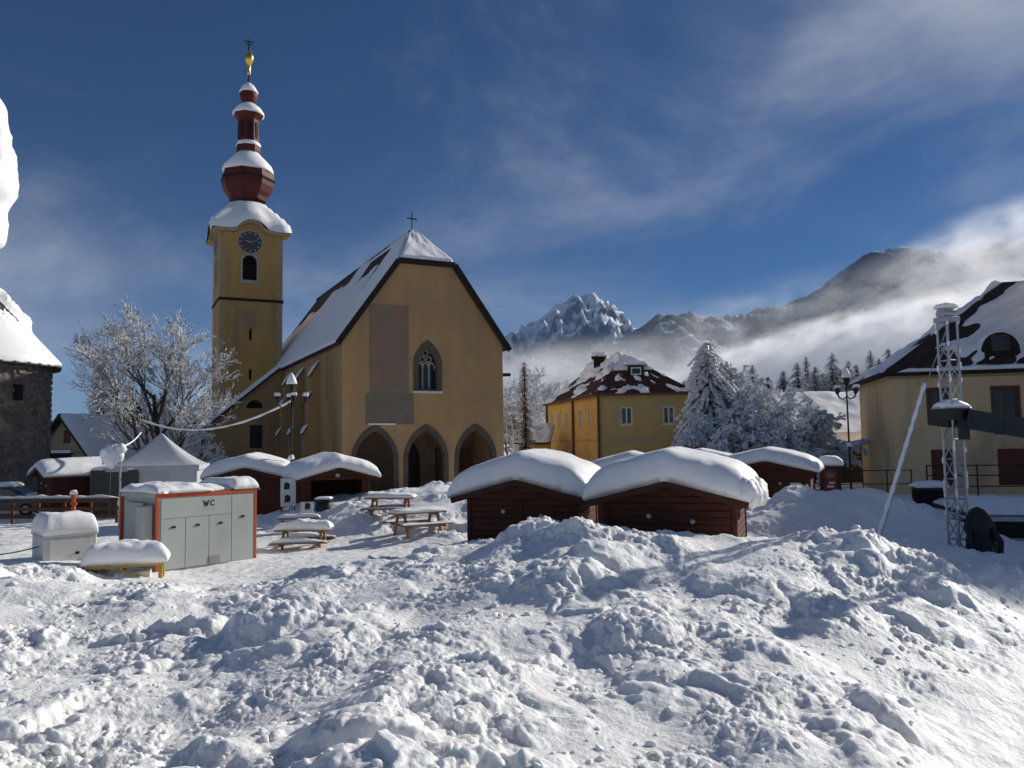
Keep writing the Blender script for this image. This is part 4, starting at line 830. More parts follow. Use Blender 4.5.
# small house between the round tower and the tree
sh = thing('gable_cottage', 'small ochre cottage gable with attic shutter beside the round stone tower', 'house', atx(63, 72), R(-18))
MB().wall([(-3.2, -.4), (3.2, -.4), (3.2, 3.2), (0, 6.6), (-3.2, 3.2)], [rect(-.1, .75, 4.1, 5.3), rect(-2.2, .9, 1.6, 3.1)], 0, .35).build('gable_wall', 'plaster_cream', sh)
MB().prism(rect(-.1, .75, 4.1, 5.3), .1, .16).build('attic_shutter', 'brown_frame', sh); MB().prism(rect(-2.2, .9, 1.6, 3.1), .2, .26).build('loggia_panel', 'wood_dark', sh)
MB().box(-2.4, 1.1, -.35, -.001, 3.12, 3.25).build('ledge', 'wood_dark', sh); MB().box(-2.4, 1.1, -.33, -.01, 3.254, 3.5).build('ledge_snow', 'snow', sh)
MB().box(2.9, 3.2, .35, 9, -.4, 3.2).build('side_wall', 'plaster_cream', sh); MB().box(-3.2, -2.9, .35, 9, -.4, 3.2).build('side_wall', 'plaster_cream', sh)
for s_ in (-1, 1):
    q = roof_plane([(s_ * 3.9, -.7, 2.45), (0, -.7, 6.75), (0, 9.4, 6.75), (s_ * 3.9, 9.4, 2.45)], 'roof', 'shingle', sh)
    snow_quad('roof_snow', q, (s_ * 4.0, -.7, 2.4), (s_ * 4.0, 9.5, 2.4), (0, 9.5, 6.8), (0, -.7, 6.8), lambda U, V_: 0.34 + .1 * fbm(U * 3, V_ * 3, 97, 3), 22, 22)

# ================================================================== market huts
def hut(loc, rz, label, seed, w=3.5, d=2.5, wall_h=2.2, rise=0.46, ov=0.32, snow=0.6, open_front=False, planks=True, group='wooden market huts under thick snow'):
    """timber market hut; its front gable faces local -y, origin at the middle of the front wall"""
    t = thing('market_hut', label, 'hut', loc, rz, group); hw = w / 2
    gable = lambda x: wall_h + rise * (1 - abs(x) / (hw + ov)) * 1.0
    zt_ = lambda x: wall_h - 0.04 + (rise * (hw + ov) / hw) * 0 + rise * (1 - np.abs(x) / (hw + ov))
    b = 0.16; rows = int(wall_h / b) + 4
    def boards(y0, y1, opening=None):
        z = -0.1
        while z < wall_h + rise - .08:
            ztop = z + b - 0.012
            # the width of the gable at this height
            lim = hw if ztop < wall_h + rise * (1 - hw / (hw + ov)) else (hw + ov) * (1 - (ztop - wall_h) / rise) - .02
            if lim > 0.12:
                segs = [(-lim, lim)]
                if opening and opening[2] < z + b / 2 < opening[3]: segs = [(-lim, opening[0]), (opening[1], lim)]
                for a, c in segs:
                    if c - a > .05: MB().bbox(a, c, y0, y1, z, ztop, 0.008).build('plank', 'wood_hut', t)
            z += b
    opn = (-hw + .3, hw - .3, 1.0, 2.15) if open_front else None
    boards(0, 0.05, opn)
    MB().wall([(-hw + .02, -.1), (hw - .02, -.1), (hw - .02, wall_h), (0, wall_h + rise - .12), (-hw + .02, wall_h)], [rect(opn[0] + .01, opn[1] - .01, opn[2], opn[3])] if opn else (), 0.055, 0.08).build('front_lining', 'wood_hut_trim', t)
    MB().wall([(-hw + .02, -.1), (hw - .02, -.1), (hw - .02, wall_h), (0, wall_h + rise - .12), (-hw + .02, wall_h)], (), d - .06, d).build('rear_wall', 'wood_hut', t)
    for s_ in (-1, 1):
        z = -0.1
        while z < wall_h + .05:
            MB().bbox(min(s_ * hw, s_ * (hw - .05)), max(s_ * hw, s_ * (hw - .05)), 0.10, d - .07, z, z + b - .012, .008).build('plank', 'wood_hut', t); z += b
        MB().box(min(s_ * (hw - .055), s_ * (hw - .08)), max(s_ * (hw - .055), s_ * (hw - .08)), .1, d - .07, -.1, wall_h).build('side_lining', 'wood_hut_trim', t)
        for y in (-.03, d - .09): MB().bbox(s_ * (hw - .03) - .06, s_ * (hw - .03) + .06, y, y + .12, -.1, wall_h + .03, .01).build('corner_post', 'wood_hut_trim', t)
    e0 = -ov - .08; e1 = d + ov
    for s_ in (-1, 1):
        r_ = roof_plane([(0, e0, wall_h + rise), (s_ * (hw + ov), e0, wall_h), (s_ * (hw + ov), e1, wall_h), (0, e1, wall_h + rise)], 'roof', 'wood_hut_trim', t, 0.07)
        MB().beam((0, e0 - .02, wall_h + rise - .07), (s_ * (hw + ov), e0 - .02, wall_h - .07), .04, .16).build('barge_board', 'wood_hut_trim', r_)
    # a double leaf hatch on the gable, its battens and knobs
    if not open_front:
        for a, c in ((-hw + .55, -.02), (.02, hw - .55)):
            for zz in (.55, 1.75): MB().bbox(a, c, -.035, -.002, zz, zz + .1, .006).build('batten', 'wood_hut_trim', t)
        MB().box(-.055, .055, -.03, -.001, .3, 2.1).build('closing_strip', 'wood_hut_trim', t)
        for x, z in ((-.45, 1.83), (.55, 1.72)): MB().lathe([(.045, 0), (.06, .02), (.05, .06), (.01, .07)], 10).build('lamp_knob', 'lamp_glass', t).matrix_local = Matrix.Translation((x, -.04, z)) @ Matrix.Rotation(R(90), 4, 'X')
    else:
        MB().bbox(-hw - .05, hw + .05, -.45, .05, .93, .99, .01).build('counter', 'wood_hut', t)
        for z in (1.35, 1.75): MB().box(-hw + .2, hw - .2, d - .4, d - .08, z, z + .04).build('shelf', 'wood_hut', t)
        MB().lathe([(.05, 0), (.09, -.04), (.10, -.12), (.06, -.17)][::-1], 10, (0, -.1, 2.42)).build('lamp', 'lamp_glass', t)
    MB().box(-hw + .06, hw - .06, .1, d - .1, -.06, .02).build('floor', 'wood_hut_trim', t)
    hx, hy = hw + ov + .07, (e1 - e0) / 2 + .06
    so_ = snow_slab('roof_snow', t, hx, hy, lambda x, y: wall_h + rise * (1 - np.abs(x) / (hw + ov)) - 0.10 * (np.sqrt(x * x * 0 + (x / (hw + ov)) ** 2 * .02 + .006) - .077) * 0, snow, 0, (e0 + e1) / 2, seed, 64, 44, 0.13, 8, 0.06, 0.035, freq=.6)
    return t
def hut_at(px, Y, rz, *a, **k):
    p = atx(px, Y, 0); return hut((p.x, p.y, 0), rz, *a, **k)
hA_ = hut_at(522, 20.6, R(-17), 'closed brown market hut whose sunlit side shows through the narrow gap', 1, 2.85, 2.7, snow=.74)
hB_ = hut_at(671, 18.7, R(-20), 'large closed brown market hut with snow slumping off its right eave', 2, 3.0, 3.0, snow=.76)
hC_ = hut_at(247, 35.5, R(4), 'closed market hut behind the white toilet container', 3, 3.0, 2.6, snow=.62)
hD_ = hut_at(337, 33.8, R(27), 'open market stall hut with counter and goods beside the street lamp', 4, 2.75, 2.6, snow=.62, open_front=True)
hE_ = hut_at(44, 42, R(-48), 'market hut standing before the round stone tower', 5, 3.0, 3.6, snow=.5)
hF_ = hut_at(768, 33.5, R(-24), 'market hut with a white notice standing in front of the barn', 6, 3.4, 2.6, snow=.58)
hG_ = hut_at(632, 29.5, R(-12), 'market hut half hidden behind the two closed huts, yellow house behind it', 7, 3.0, 2.4, snow=.55)
hH_ = hut_at(703, 36, R(-16), 'market hut almost hidden behind the large closed hut, snowy trees behind it', 8, 3.2, 2.4, snow=.55)
# snow slumped over the eave of the large hut
sl_o = MB(); 
def blob(mbk, c, r, seed, n=14, m_=10, sx=(1, 1, 1)):
    rs_ = np.random.RandomState(seed); V = []
    th_ = np.linspace(0, 2 * np.pi, n + 1)[:-1]; ph_ = np.linspace(-np.pi / 2, np.pi / 2, m_)
    TH, PH = np.meshgrid(th_, ph_); d = np.stack([np.cos(PH) * np.cos(TH), np.cos(PH) * np.sin(TH), np.sin(PH)], -1)
    k = 1 + 0.22 * fbm(d[..., 0] * 2 + seed, d[..., 1] * 2 + d[..., 2] * 1.7, seed, 3); k[0] = k[0].mean(); k[-1] = k[-1].mean()
    P = d * k[..., None] * r * np.array(sx) + np.array(c); kk = len(mbk.v); mbk.v.extend(map(tuple, P.reshape(-1, 3).tolist()))
    for j in range(m_ - 1):
        for i in range(n): mbk.f.append((kk + j * n + i, kk + j * n + (i + 1) % n, kk + (j + 1) * n + (i + 1) % n, kk + (j + 1) * n + i))
for c, r, s_, sc in (((1.85, .2, 2.34), .42, 1, (.62, .9, .75)), ((1.95, .9, 2.32), .42, 2, (.55, 1, .7)), ((1.77, -.25, 2.42), .36, 3, (.7, .7, .8)), ((1.9, 1.7, 2.35), .42, 4, (.55, 1, .7))): blob(sl_o, c, r, s_, 18, 12, sc)
sl_o.build('slumped_snow', 'snow', hB_, True)
# notice on the hut in front of the barn and a hut side panel with sunlight put into its colour
MB().box(.95, 1.35, -.045, -.003, 1.0, 1.75).build('notice', 'paper_white', hF_)
MB().box(1.43, 1.44, .3, 1.5, .5, 1.75).build('sunlit_side_panel', 'wood_hut_sunlit', hA_)

# goods in the open stall and boards beside it
def local(t, p): p = Vector(a * b for a, b in zip(p, t.scale)); return Matrix.Translation(t.location) @ Matrix.Rotation(t.rotation_euler.z, 4, 'Z') @ p
goods = [('goods_box', 'red gift box lying on the open stall counter', 'box', (1.05, -.2, .99), (.16, .12, .13), 'red_paint'), ('goods_box', 'white paper box lying on the open stall counter', 'box', (.62, -.22, .99), (.12, .1, .1), 'paper_white'),
         ('goods_box', 'brown wooden box lying on the open stall counter', 'box', (.25, -.2, .99), (.14, .11, .09), 'wood_bench')]
for nm, lb, ct, p, s_, m_ in goods:
    q = thing(nm, lb, ct, local(hD_, p), hD_.rotation_euler.z + .3); MB().bbox(-s_[0], s_[0], -s_[1], s_[1], 0.002, s_[2] * 1.6, .012).build('body', m_, q); MB().bbox(-s_[0] - .008, s_[0] + .008, -s_[1] - .008, s_[1] + .008, s_[2] * 1.6, s_[2] * 1.6 + .05, .008).build('lid', m_, q)
bt = thing('storage_barrel', 'black lidded barrel standing before the open stall', 'barrel', local(hD_, (-.75, -.85, gz(*local(hD_, (-.75, -.85, 0))[:2]) * 0)), 0)
MB().lathe([(.30, 0), (.33, .05), (.36, .5), (.36, .9), (.33, 1.25), (.30, 1.3)], 20).build('body', 'black_plastic', bt, True); MB().lathe([(.34, 1.3), (.35, 1.32), (.35, 1.38), (.1, 1.42)], 20).build('lid', 'black_plastic', bt); snow_slab('snow_cap', bt, .3, .3, lambda x, y: 1.40 + 0 * x, .1, 0, 0, 3, 14, 14)
def sign_board(px, Y, w, h, z0, lab, rz=0, marks=3, seed=1):
    p = atx(px, Y, 0); t = thing('sign_board', lab, 'sign', (p.x, p.y, 0), rz)
    MB().bbox(-w / 2, w / 2, -.02, .02, z0, z0 + h, .008).build('panel', 'paper_white', t); r_ = random.Random(seed)
    for k in range(marks):
        cx_ = r_.uniform(-.15, .15) * w; z = z0 + h * (.72 - .45 * k / max(1, marks - 1)); q = r_.uniform(.14, .24) * w; MB().prism([(cx_ - q, z - q * 1.2), (cx_ + q * .9, z - q), (cx_ + q, z + q * .8), (cx_, z + q * 1.4), (cx_ - q * .9, z + q)], -.027, -.021).build('printed_patch', 'iron', t)
    for x in (-w / 2 + .05, w / 2 - .05): MB().tube([(x, 0.03, -.2), (x, .03, z0 + h)], .025, 6).build('leg', 'iron', t)
    return t
sign_board(288, 33.2, .62, 1.15, 1.1, 'white printed board standing in the gap between two huts', R(5), 2, 3)
sign_board(307, 31.8, .5, .62, .75, 'low white printed board leaning before the open stall', R(12), 1, 5)

# ================================================================== toilet container
pA, pB = gnd(155, 575, .02), gnd(256.5, 561, .02); vec = pB - pA; CL = vec.length; crz = math.atan2(vec.y, vec.x)
ct = thing('toilet_container', 'white toilet container with orange frame, four doors and snow on top', 'container', (pA.x, pA.y, .0), crz)
CH, CD = 2.28, 2.35
nx = 4; fr = .09
MB().box(fr, CL - fr, .02, CD - .02, .08, CH - .05).build('body', 'panel_white', ct)
for x in (0, CL - fr):
    for y in (0, CD - fr): MB().bbox(x, x + fr, y, y + fr, 0, CH, .012).build('corner_post', 'orange_paint', ct)
for y in (0.003, CD - fr - .003): MB().bbox(fr, CL - fr, y, y + fr, CH - .13, CH - .002, .012).build('top_rail', 'orange_paint', ct); MB().bbox(fr, CL - fr, y, y + fr, .0, .09, .012).build('bottom_rail', 'panel_line', ct)
for x in (0.003, CL - fr - .003): MB().bbox(x, x + fr, fr, CD - fr, CH - .13, CH - .004, .012).build('top_rail', 'panel_white', ct)
MB().box(.02, CL - .02, .02, CD - .02, CH - .045, CH - .01).build('roof', 'panel_white', ct)
dw = (CL - 2 * fr - .10) / 4; gap = .007
for k in range(4):
    x0 = fr + .05 + k * dw; top = 1.55 if k < 3 else CH - .16
    dr = MB().bbox(x0 + gap, x0 + dw - gap, -.012, .018, .12, top, .008).build('door', 'panel_white', ct)
    MB().bbox(x0 + dw * .42, x0 + dw * .60, -.035, -.013, 1.28 if k < 3 else 1.42, 1.34 if k < 3 else 1.48, .008).build('handle', 'black_plastic', dr)
    if k == 0: MB().bbox(x0 + gap, x0 + 3 * dw - gap, -.011, .018, 1.565, CH - .16, .006).build('panel', 'panel_white', ct)
MB().box(fr + .06 + 2 * dw, fr + .4 + 2 * dw, -.03, -.013, .14, .36).build('vent_grille', 'panel_line', ct)
# the letters WC above the doors
lc = fr + .05 + 1.98 * dw; zc_ = 1.92
def stroke(u0, v0, u1, v1, w=.028):
    d = Vector((u1 - u0, v1 - v0)).normalized(); n = Vector((-d.y, d.x)) * w / 2
    return [(lc + u0 + n.x, zc_ + v0 + n.y), (lc + u0 - n.x, zc_ + v0 - n.y), (lc + u1 - n.x, zc_ + v1 - n.y), (lc + u1 + n.x, zc_ + v1 + n.y)]
for i_, st in enumerate(((-.17, .10, -.12, -.08), (-.12, -.08, -.085, .06), (-.085, .06, -.05, -.08), (-.05, -.08, 0.0, .10))): MB().prism(stroke(*st), -.018 - .001 * i_, -.0112).build('letter_stroke', 'iron', ct)
arc = [(.13 + .085 * math.cos(t), .01 + .09 * math.sin(t)) for t in np.linspace(R(45), R(315), 11)]; arc2 = [(.13 + .055 * math.cos(t), .01 + .06 * math.sin(t)) for t in np.linspace(R(315), R(45), 11)]
MB().prism([(lc + a, zc_ + b) for a, b in arc + arc2], -.018, -.0112).build('letter_stroke', 'iron', ct)
MB().box(lc - .16, lc + .2, -.014, -.0112, zc_ - .17, zc_ - .155).build('letter_underline', 'panel_line', ct)
# its left end: a meter box, a pipe bend and a hose
MB().bbox(-.30, -.001, .18, .62, .95, 1.95, .02).build('meter_box', 'panel_white', ct)
MB().box(-.02, .0, .75, 1.9, .7, 2.0).build('end_panel', 'panel_white', ct); MB().tube([(-.12, 1.55, .1), (-.12, 1.55, .85), (-.05, 1.55, .9)], .035, 8).build('waste_pipe', 'iron', ct)
MB().tube([(-.04, .35, .95), (-.1, .5, .75), (-.12, .9, .6), (-.1, 1.2, .35)], .025, 6).build('hose', 'iron', ct)
snow_slab('roof_snow', ct, CL * .27, CD * .5, lambda x, y: CH + 0 * x, .24, CL * .265, CD * .48, 12, 40, 30, .05, 6, 0, .2)
snow_slab('roof_snow', ct, CL * .17, CD * .47, lambda x, y: CH + 0 * x, .16, CL * .60, CD * .52, 13, 30, 30, .03, 5, 0, .25)
snow_slab('roof_snow', ct, CL * .125, CD * .5, lambda x, y: CH + 0 * x, .33, CL * .885, CD * .49, 14, 30, 30, .08, 6, 0, .12)

# small white cabinets in front of it
pk = gnd(43, 566, .05); cb = thing('white_cabinet', 'square white cabinet half buried, tall block of snow on it', 'cabinet', (pk.x, pk.y, 0), R(42))
MB().bbox(0, 1.15, 0, 1.2, -.2, .84, .02).build('body', 'white_plastic', cb); MB().bbox(-.02, 1.17, -.02, 1.22, .84, .88, .012).build('lid', 'white_plastic', cb)
MB().bbox(.12, 1.03, -.012, .0, .12, .76, .008).build('door', 'white_plastic', cb); MB().box(.68, .76, -.03, -.012, .3, .38).build('lock', 'iron', cb)
cb.scale = (1.3, 1.3, 1.05)
snow_slab('snow_cap', cb, .60, .62, lambda x, y: .885 + 0 * x, .62, .575, .6, 21, 34, 34, .05, 7, 0, .06)
pk = gnd(118, 590, .12); tb_ = thing('snowy_table', 'low wooden stand with yellow legs under a thick snow cap', 'table', (pk.x, pk.y, 0), R(20))
for x in (0.05, .95):
    for y in (.05, .85): MB().bbox(x - .05, x + .05, y - .05, y + .05, 0, .66, .008).build('leg', 'yellow_wood', tb_)
MB().bbox(-.75, 1.05, -.05, .95, .66, .72, .01).build('top', 'yellow_wood', tb_)
for x in (-.65, -.4): MB().bbox(x - .05, x + .05, .4, .5, 0, .66, .008).build('leg', 'yellow_wood', tb_)
MB().bbox(.12, .88, .02, .07, .2, .28, .008).build('brace', 'yellow_wood', tb_); MB().bbox(.25, .7, .3, .7, .1, .5, .015).build('crate', 'white_plastic', tb_)
snow_slab('snow_cap', tb_, .97, .56, lambda x, y: .724 + 0 * x, .52, .15, .45, 22, 40, 28, .07, 6, .1, .12)
# hose lying across the snow between them
h0 = local(cb, (1.16, .9, .6)); h1 = local(ct, (-.1, 1.2, .4)); pts = [h0.lerp(h1, t) + Vector((0, 0, -.22 * math.sin(math.pi * t))) for t in np.linspace(0, 1, 12)]
tag(MB().tube(pts, .022, 6).build('cable', 'iron'), 'black cable running from the square white cabinet to the toilet container', 'cable')
a0 = gnd(-30, 556, .5); a1 = local(cb, (.0, .5, .55)); pts = [a0.lerp(a1, t) + Vector((0, 0, -.08 * math.sin(math.pi * t))) for t in np.linspace(0, 1, 10)]
tag(MB().tube(pts, .02, 6).build('cable', 'iron'), 'black cable coming out of the snow bank into the square white cabinet', 'cable')

# ================================================================== picnic tables
def picnic(px, Y, rz, lab, seed, snow=.22):
    p = atx(px, Y, 0); z = gz(p.x, p.y); t = thing('picnic_table', lab, 'picnic table', (p.x, p.y, z - .26), rz, 'wooden picnic tables in the snow'); r_ = random.Random(seed)
    for k in range(4): MB().bbox(-.95, .95, -.38 + k * .19, -.38 + k * .19 + .175, .78, .82, .006).build('top_plank', 'wood_bench', t)
    for s_ in (-1, 1):
        for k in range(2): MB().bbox(-.95, .95, s_ * .78 - .17 + k * .175, s_ * .78 - .17 + k * .175 + .16, .43, .47, .006).build('seat_plank', 'wood_bench', t)
    for x in (-.62, .62):
        for s_ in (-1, 1): MB().beam((x, s_ * .28, .78), (x, s_ * .62, 0), .1, .07, (1, 0, 0)).build('leg', 'wood_bench', t)
        MB().bbox(x - .05, x + .05, -.92, .92, .35, .43, .006).build('seat_beam', 'wood_bench', t); MB().bbox(x - .045, x + .045, -.36, .36, .70, .78, .006).build('top_beam', 'wood_bench', t)
    snow_slab('snow_cap', t, .95, .40, lambda x, y: .82 + 0 * x, snow, 0, 0, seed, 36, 20, .04, 6, 0, .2)
    for s_ in (-1, 1): snow_slab('seat_snow', t, .92, .15, lambda x, y: .47 + 0 * x, snow * .35, 0, s_ * .77, seed + 3, 30, 12, .02, 5, 0, .4)
    return t
picnic(304, 27.6, R(3), 'picnic table next to the toilet container, thick snow on its top', 31, .32)
picnic(391, 30.6, R(-4), 'picnic table close under the snow heap, thin snow on it', 33, .17)
picnic(418, 28.2, R(30), 'picnic table turned at an angle, patchy snow on its planks', 35, .14)
bp = atx(299, 30.5, 0); bz = gz(bp.x, bp.y); bn_ = thing('bench', 'plain plank bench behind the thickly snowed picnic table', 'bench', (bp.x, bp.y, bz - .25), R(8))
MB().bbox(-.8, .8, -.16, .16, .6, .65, .006).build('seat', 'wood_bench', bn_)
for x in (-.6, .6): MB().bbox(x - .04, x + .04, -.13, .13, 0, .6, .006).build('leg', 'wood_bench', bn_)
snow_slab('seat_snow', bn_, .78, .16, lambda x, y: .65 + 0 * x, .14, 0, 0, 37, 28, 12, .02, 5, 0, .3)

# ================================================================== fence, post, car, tent, box
f0, f1_ = atx(-40, 37.5, 0), atx(119, 37.0, 0); fv = f1_ - f0
fe = thing('fence', 'brown wooden rail fence with snow along its top rail', 'fence', (f0.x, f0.y, 0), math.atan2(fv.y, fv.x)); FL = fv.length; k = 0
while k * 1.25 < FL + .1: MB().bbox(k * 1.25 - .06, k * 1.25 + .06, 0, .1, -.1, 1.32, .01).build('post', 'wood_fence', fe); k += 1
for z in (.42, .78, 1.14): MB().bbox(-.1, FL + .1, -.04, -.001, z, z + .15, .008).build('rail', 'wood_fence', fe)
snow_slab('rail_snow', fe, FL / 2, .10, lambda x, y: 1.32 + 0 * x, .13, FL / 2, .04, 41, 80, 9, .02, 5, 0, .35)
MB().bbox(-.1, FL + .1, -.06, .14, 1.29, 1.32, .006).build('top_board', 'wood_fence', fe)
pp = atx(73, 36.2, 0); ps = thing('orange_post', 'short orange post with a snow cap before the fence', 'post', (pp.x, pp.y, 0)); ps.scale = (.6, .6, .95); MB().lathe([(.17, -.1), (.17, 1.0), (.13, 1.05), (.13, 1.45), (.2, 1.5), (.2, 1.62), (.05, 1.7)], 14).build('shaft', 'orange_paint', ps)
for s_ in (-1, 1): MB().tube([(0, 0, 1.2), (s_ * .24, 0, 1.2)], .07, 10).build('outlet', 'orange_paint', ps)
snow_slab('snow_cap', ps, .19, .19, lambda x, y: 1.62 + 0 * x, .2, 0, 0, 3, 14, 14)
# parked car, half under snow
cp = atx(6, 43.5, 0); car = thing('parked_car', 'blue parked car with snow on roof and bonnet', 'car', (cp.x, cp.y, 0.1), R(8))
side = [(-2.1, .32), (2.1, .32), (2.18, .55), (2.12, .82), (1.25, .98), (.62, 1.46), (-.95, 1.50), (-1.75, 1.02), (-2.12, .92), (-2.18, .6)]
mbk = MB(); ns = 9; rows_ = []
for j in range(ns):
    q = j / (ns - 1) * 2 - 1; w_ = .86 * q; ins = 1 - .0 * abs(q); rows_.append([(x * (1 - .04 * abs(q) ** 4), w_ * (1 - .16 * max(0, (z - .9) / .6)), z) for x, z in side])
n0 = len(side); mbk.add(sum(rows_, []), [(j * n0 + i, j * n0 + (i + 1) % n0, (j + 1) * n0 + (i + 1) % n0, (j + 1) * n0 + i) for j in range(ns - 1) for i in range(n0)] + [tuple(range(n0)), tuple(range(ns * n0 - 1, (ns - 1) * n0 - 1, -1))]); mbk.build('body', 'car_paint', car)
for s_ in (-1, 1):
    for pl in ([(-1.45, 1.04), (-.15, 1.04), (-.15, 1.42), (-.9, 1.42)], [(-.07, 1.04), (1.02, 1.02), (.56, 1.40), (-.07, 1.42)]): MB().wall(pl, (), s_ * .80, s_ * .862).build('side_window', 'glass', car)
    for x in (-1.3, 1.35):
        wmb = MB(); wmb.tube([(x, s_ * .70, .33), (x, s_ * .895, .33)], .34, 20); wh = wmb.build('wheel', 'black_plastic', car); MB().tube([(x, s_ * .8, .33), (x, s_ * .905, .33)], .2, 14).build('rim', 'steel', wh)
    MB().bbox(2.02, 2.17, s_ * .6 - .16, s_ * .6 + .16, .62, .76, .02).build('headlight', 'lamp_glass', car)
MB().add([(1.22, -.68, 1.01), (1.22, .68, 1.01), (.66, .60, 1.46), (.66, -.60, 1.46)], [(0, 1, 2, 3)]).build('windscreen', 'glass', car)
snow_slab('roof_snow', car, .85, .62, lambda x, y: 1.49 + 0 * x, .28, -.2, 0, 51, 22, 18); snow_slab('bonnet_snow', car, .45, .72, lambda x, y: .93 - .15 * (x - 1.7) + 0 * x, .2, 1.68, 0, 52, 16, 18)
# pagoda tent
tp = atx(160, 43, 0); tn = thing('pagoda_tent', 'pale pagoda tent with a pointed roof near the dark green container', 'tent', (tp.x, tp.y, 0), R(14)); hw = 2.1; TE = 2.65
for sx_ in (-1, 1):
    for sy_ in (-1, 1): MB().tube([(sx_ * (hw - .06), sy_ * (hw - .06), -.1), (sx_ * (hw - .06), sy_ * (hw - .06), TE)], .05, 8).build('pole', 'steel', tn)
MB().box(-hw + .1, hw - .1, -hw, -hw + .03, 0.0, TE - .2).build('side_wall', 'tent_fabric', tn); MB().box(-hw, -hw + .03, -hw + .1, hw - .1, 0, TE - .2).build('side_wall', 'tent_fabric', tn); MB().box(hw - .03, hw, -hw + .1, hw - .1, 0, TE - .2).build('side_wall', 'tent_fabric', tn)
n_ = 41; P = np.zeros((n_, 13, 3))
for i in range(n_):
    t = 2 * math.pi * i / (n_ - 1); m_ = max(abs(math.cos(t)), abs(math.sin(t)))
    for j in range(13):
        v = j / 12; r_ = (hw + .12) * (1 - v) ** 1.0; P[i, j] = (r_ * math.cos(t) / m_, r_ * math.sin(t) / m_, TE + 1.75 * v ** 1.35)
for i in (0,): pass
cnp = np_mesh('canopy', P.reshape(-1, 3), grid_faces(n_, 13), 'tent_fabric', tn, True)
P2 = P.copy(); P2[..., 2] += .06 + .08 * fbm(P[..., 0], P[..., 1], 55, 3) + .22 * (1 - np.linspace(0, 1, 13))[None, :] ** .5 * (np.arange(13) > 0)[None, :]; P2[:, 0, 2] -= .10; P2[-1] = P2[0]; P2[:, -1, 2] = P2[0, -1, 2]
for k, (x0, y0, x1, y1) in enumerate(((-hw - .1, -hw - .1, hw + .1, -hw - .1), (-hw - .1, -hw - .1, -hw - .1, hw + .1), (hw + .1, -hw - .1, hw + .1, hw + .1))): MB().beam((x0, y0, TE - .1), (x1, y1, TE - .1), .03, .28).build('valance', 'tent_fabric', tn)
gp = atx(113, 40.5, 0); gb = thing('green_container', 'dark green metal container between the hut and the pagoda tent', 'container', (gp.x, gp.y, 0), R(6))
MB().bbox(-1.15, 1.15, 0, 2.2, .05, 2.5, .02).build('body', 'green_box', gb)
for k in range(11): MB().bbox(-1.08 + k * .2, -1.0 + k * .2, -.035, -.001, .15, 2.4, .008).build('rib', 'green_box', gb)
for x in (-1.05, .95): MB().box(x, x + .1, .05, 2.1, -.05, .049).build('skid', 'iron', gb)
snow_slab('roof_snow', gb, 1.12, 1.1, lambda x, y: 2.5 + 0 * x, .22, 0, 1.1, 57, 24, 24)
# signpost carrying a big lump of snow
lp = atx(119, 34, 0); lpz = at(112, 456, 34).z; sgp = thing('snowy_signpost', 'thin post carrying a big lump of frozen snow', 'post', (lp.x, lp.y, 0))
MB().tube([(0, 0, -.1), (0, 0, lpz + .45)], .045, 8).build('pole', 'steel', sgp); MB().box(-.75, .06, -.05, -.01, lpz - .35, lpz + .3).build('sign_panel', 'steel', sgp)
m1 = MB(); blob(m1, (-.34, -.02, lpz), .5, 7, 22, 14, (.95, .6, .95)); blob(m1, (.02, 0, lpz + .3), .22, 8, 14, 10); blob(m1, (-.55, 0, lpz + .1), .3, 9, 14, 10, (.9, .6, .8)); m1.build('snow_lump', 'snow', sgp, True)
m1 = MB(); blob(m1, (.1, -.02, 1.35), .2, 5, 12, 9, (.8, .8, 1.1)); m1.build('snow_lump', 'snow', sgp, True)

# ================================================================== street lamps
def lamp(px, Y, top_py, lab, seed):
    p = atx(px, Y, 0); H = at(px, top_py, Y).z; t = thing('street_lamp', lab, 'street lamp', (p.x, p.y, 0), R(10))
    MB().lathe([(.16, -.1), (.16, .35), (.09, .5), (.06, .9), (.045, H * .5), (.04, H - .9)], 12).build('pole', 'iron', t)
    MB().lathe([(.09, 0), (.11, .06), (.09, .12)], 12, (0, 0, H * .42)).build('collar', 'iron', t)
    for k, a in enumerate((0, math.pi / 2, math.pi, 3 * math.pi / 2)):
        c_, s_ = math.cos(a + .25), math.sin(a + .25)
        ar = MB().tube([(0, 0, H - 1.55), (.22 * c_, .22 * s_, H - 1.7), (.5 * c_, .5 * s_, H - 1.62), (.62 * c_, .62 * s_, H - 1.42)], .028, 6).build('arm', 'iron', t)
        MB().lathe([(.04, 0), (.09, .04), (.12, .22), (.09, .27), (.03, .33)], 8, (.62 * c_, .62 * s_, H - 1.42)).build('lantern', 'iron', ar)
        snow_slab('snow_cap', ar, .12, .12, lambda x, y: H - 1.15 + 0 * x, .16, .62 * c_, .62 * s_, seed + k, 12, 12)
    hd = MB().lathe([(.05, 0), (.11, .05), (.15, .36), (.21, .40), (.12, .52), (.03, .62)], 8, (0, 0, H - 1.0)).build('lantern', 'iron', t)
    MB().lathe([(.22, .40), (.24, .46), (.18, .66), (.1, .82), (.02, .92)], 14, (0, 0, H - 1.0)).build('snow_cap', 'snow', hd, True)
    m1 = MB(); blob(m1, (0, 0, H * .44), .14, seed, 10, 8); m1.build('snow_lump', 'snow', t, True)
lamp(291, 36.0, 371, 'dark street lamp with snowy lanterns between two market huts', 3)
lamp(852, 41.0, 366, 'dark street lamp with snow-capped lanterns by the corner of the ochre house', 9)

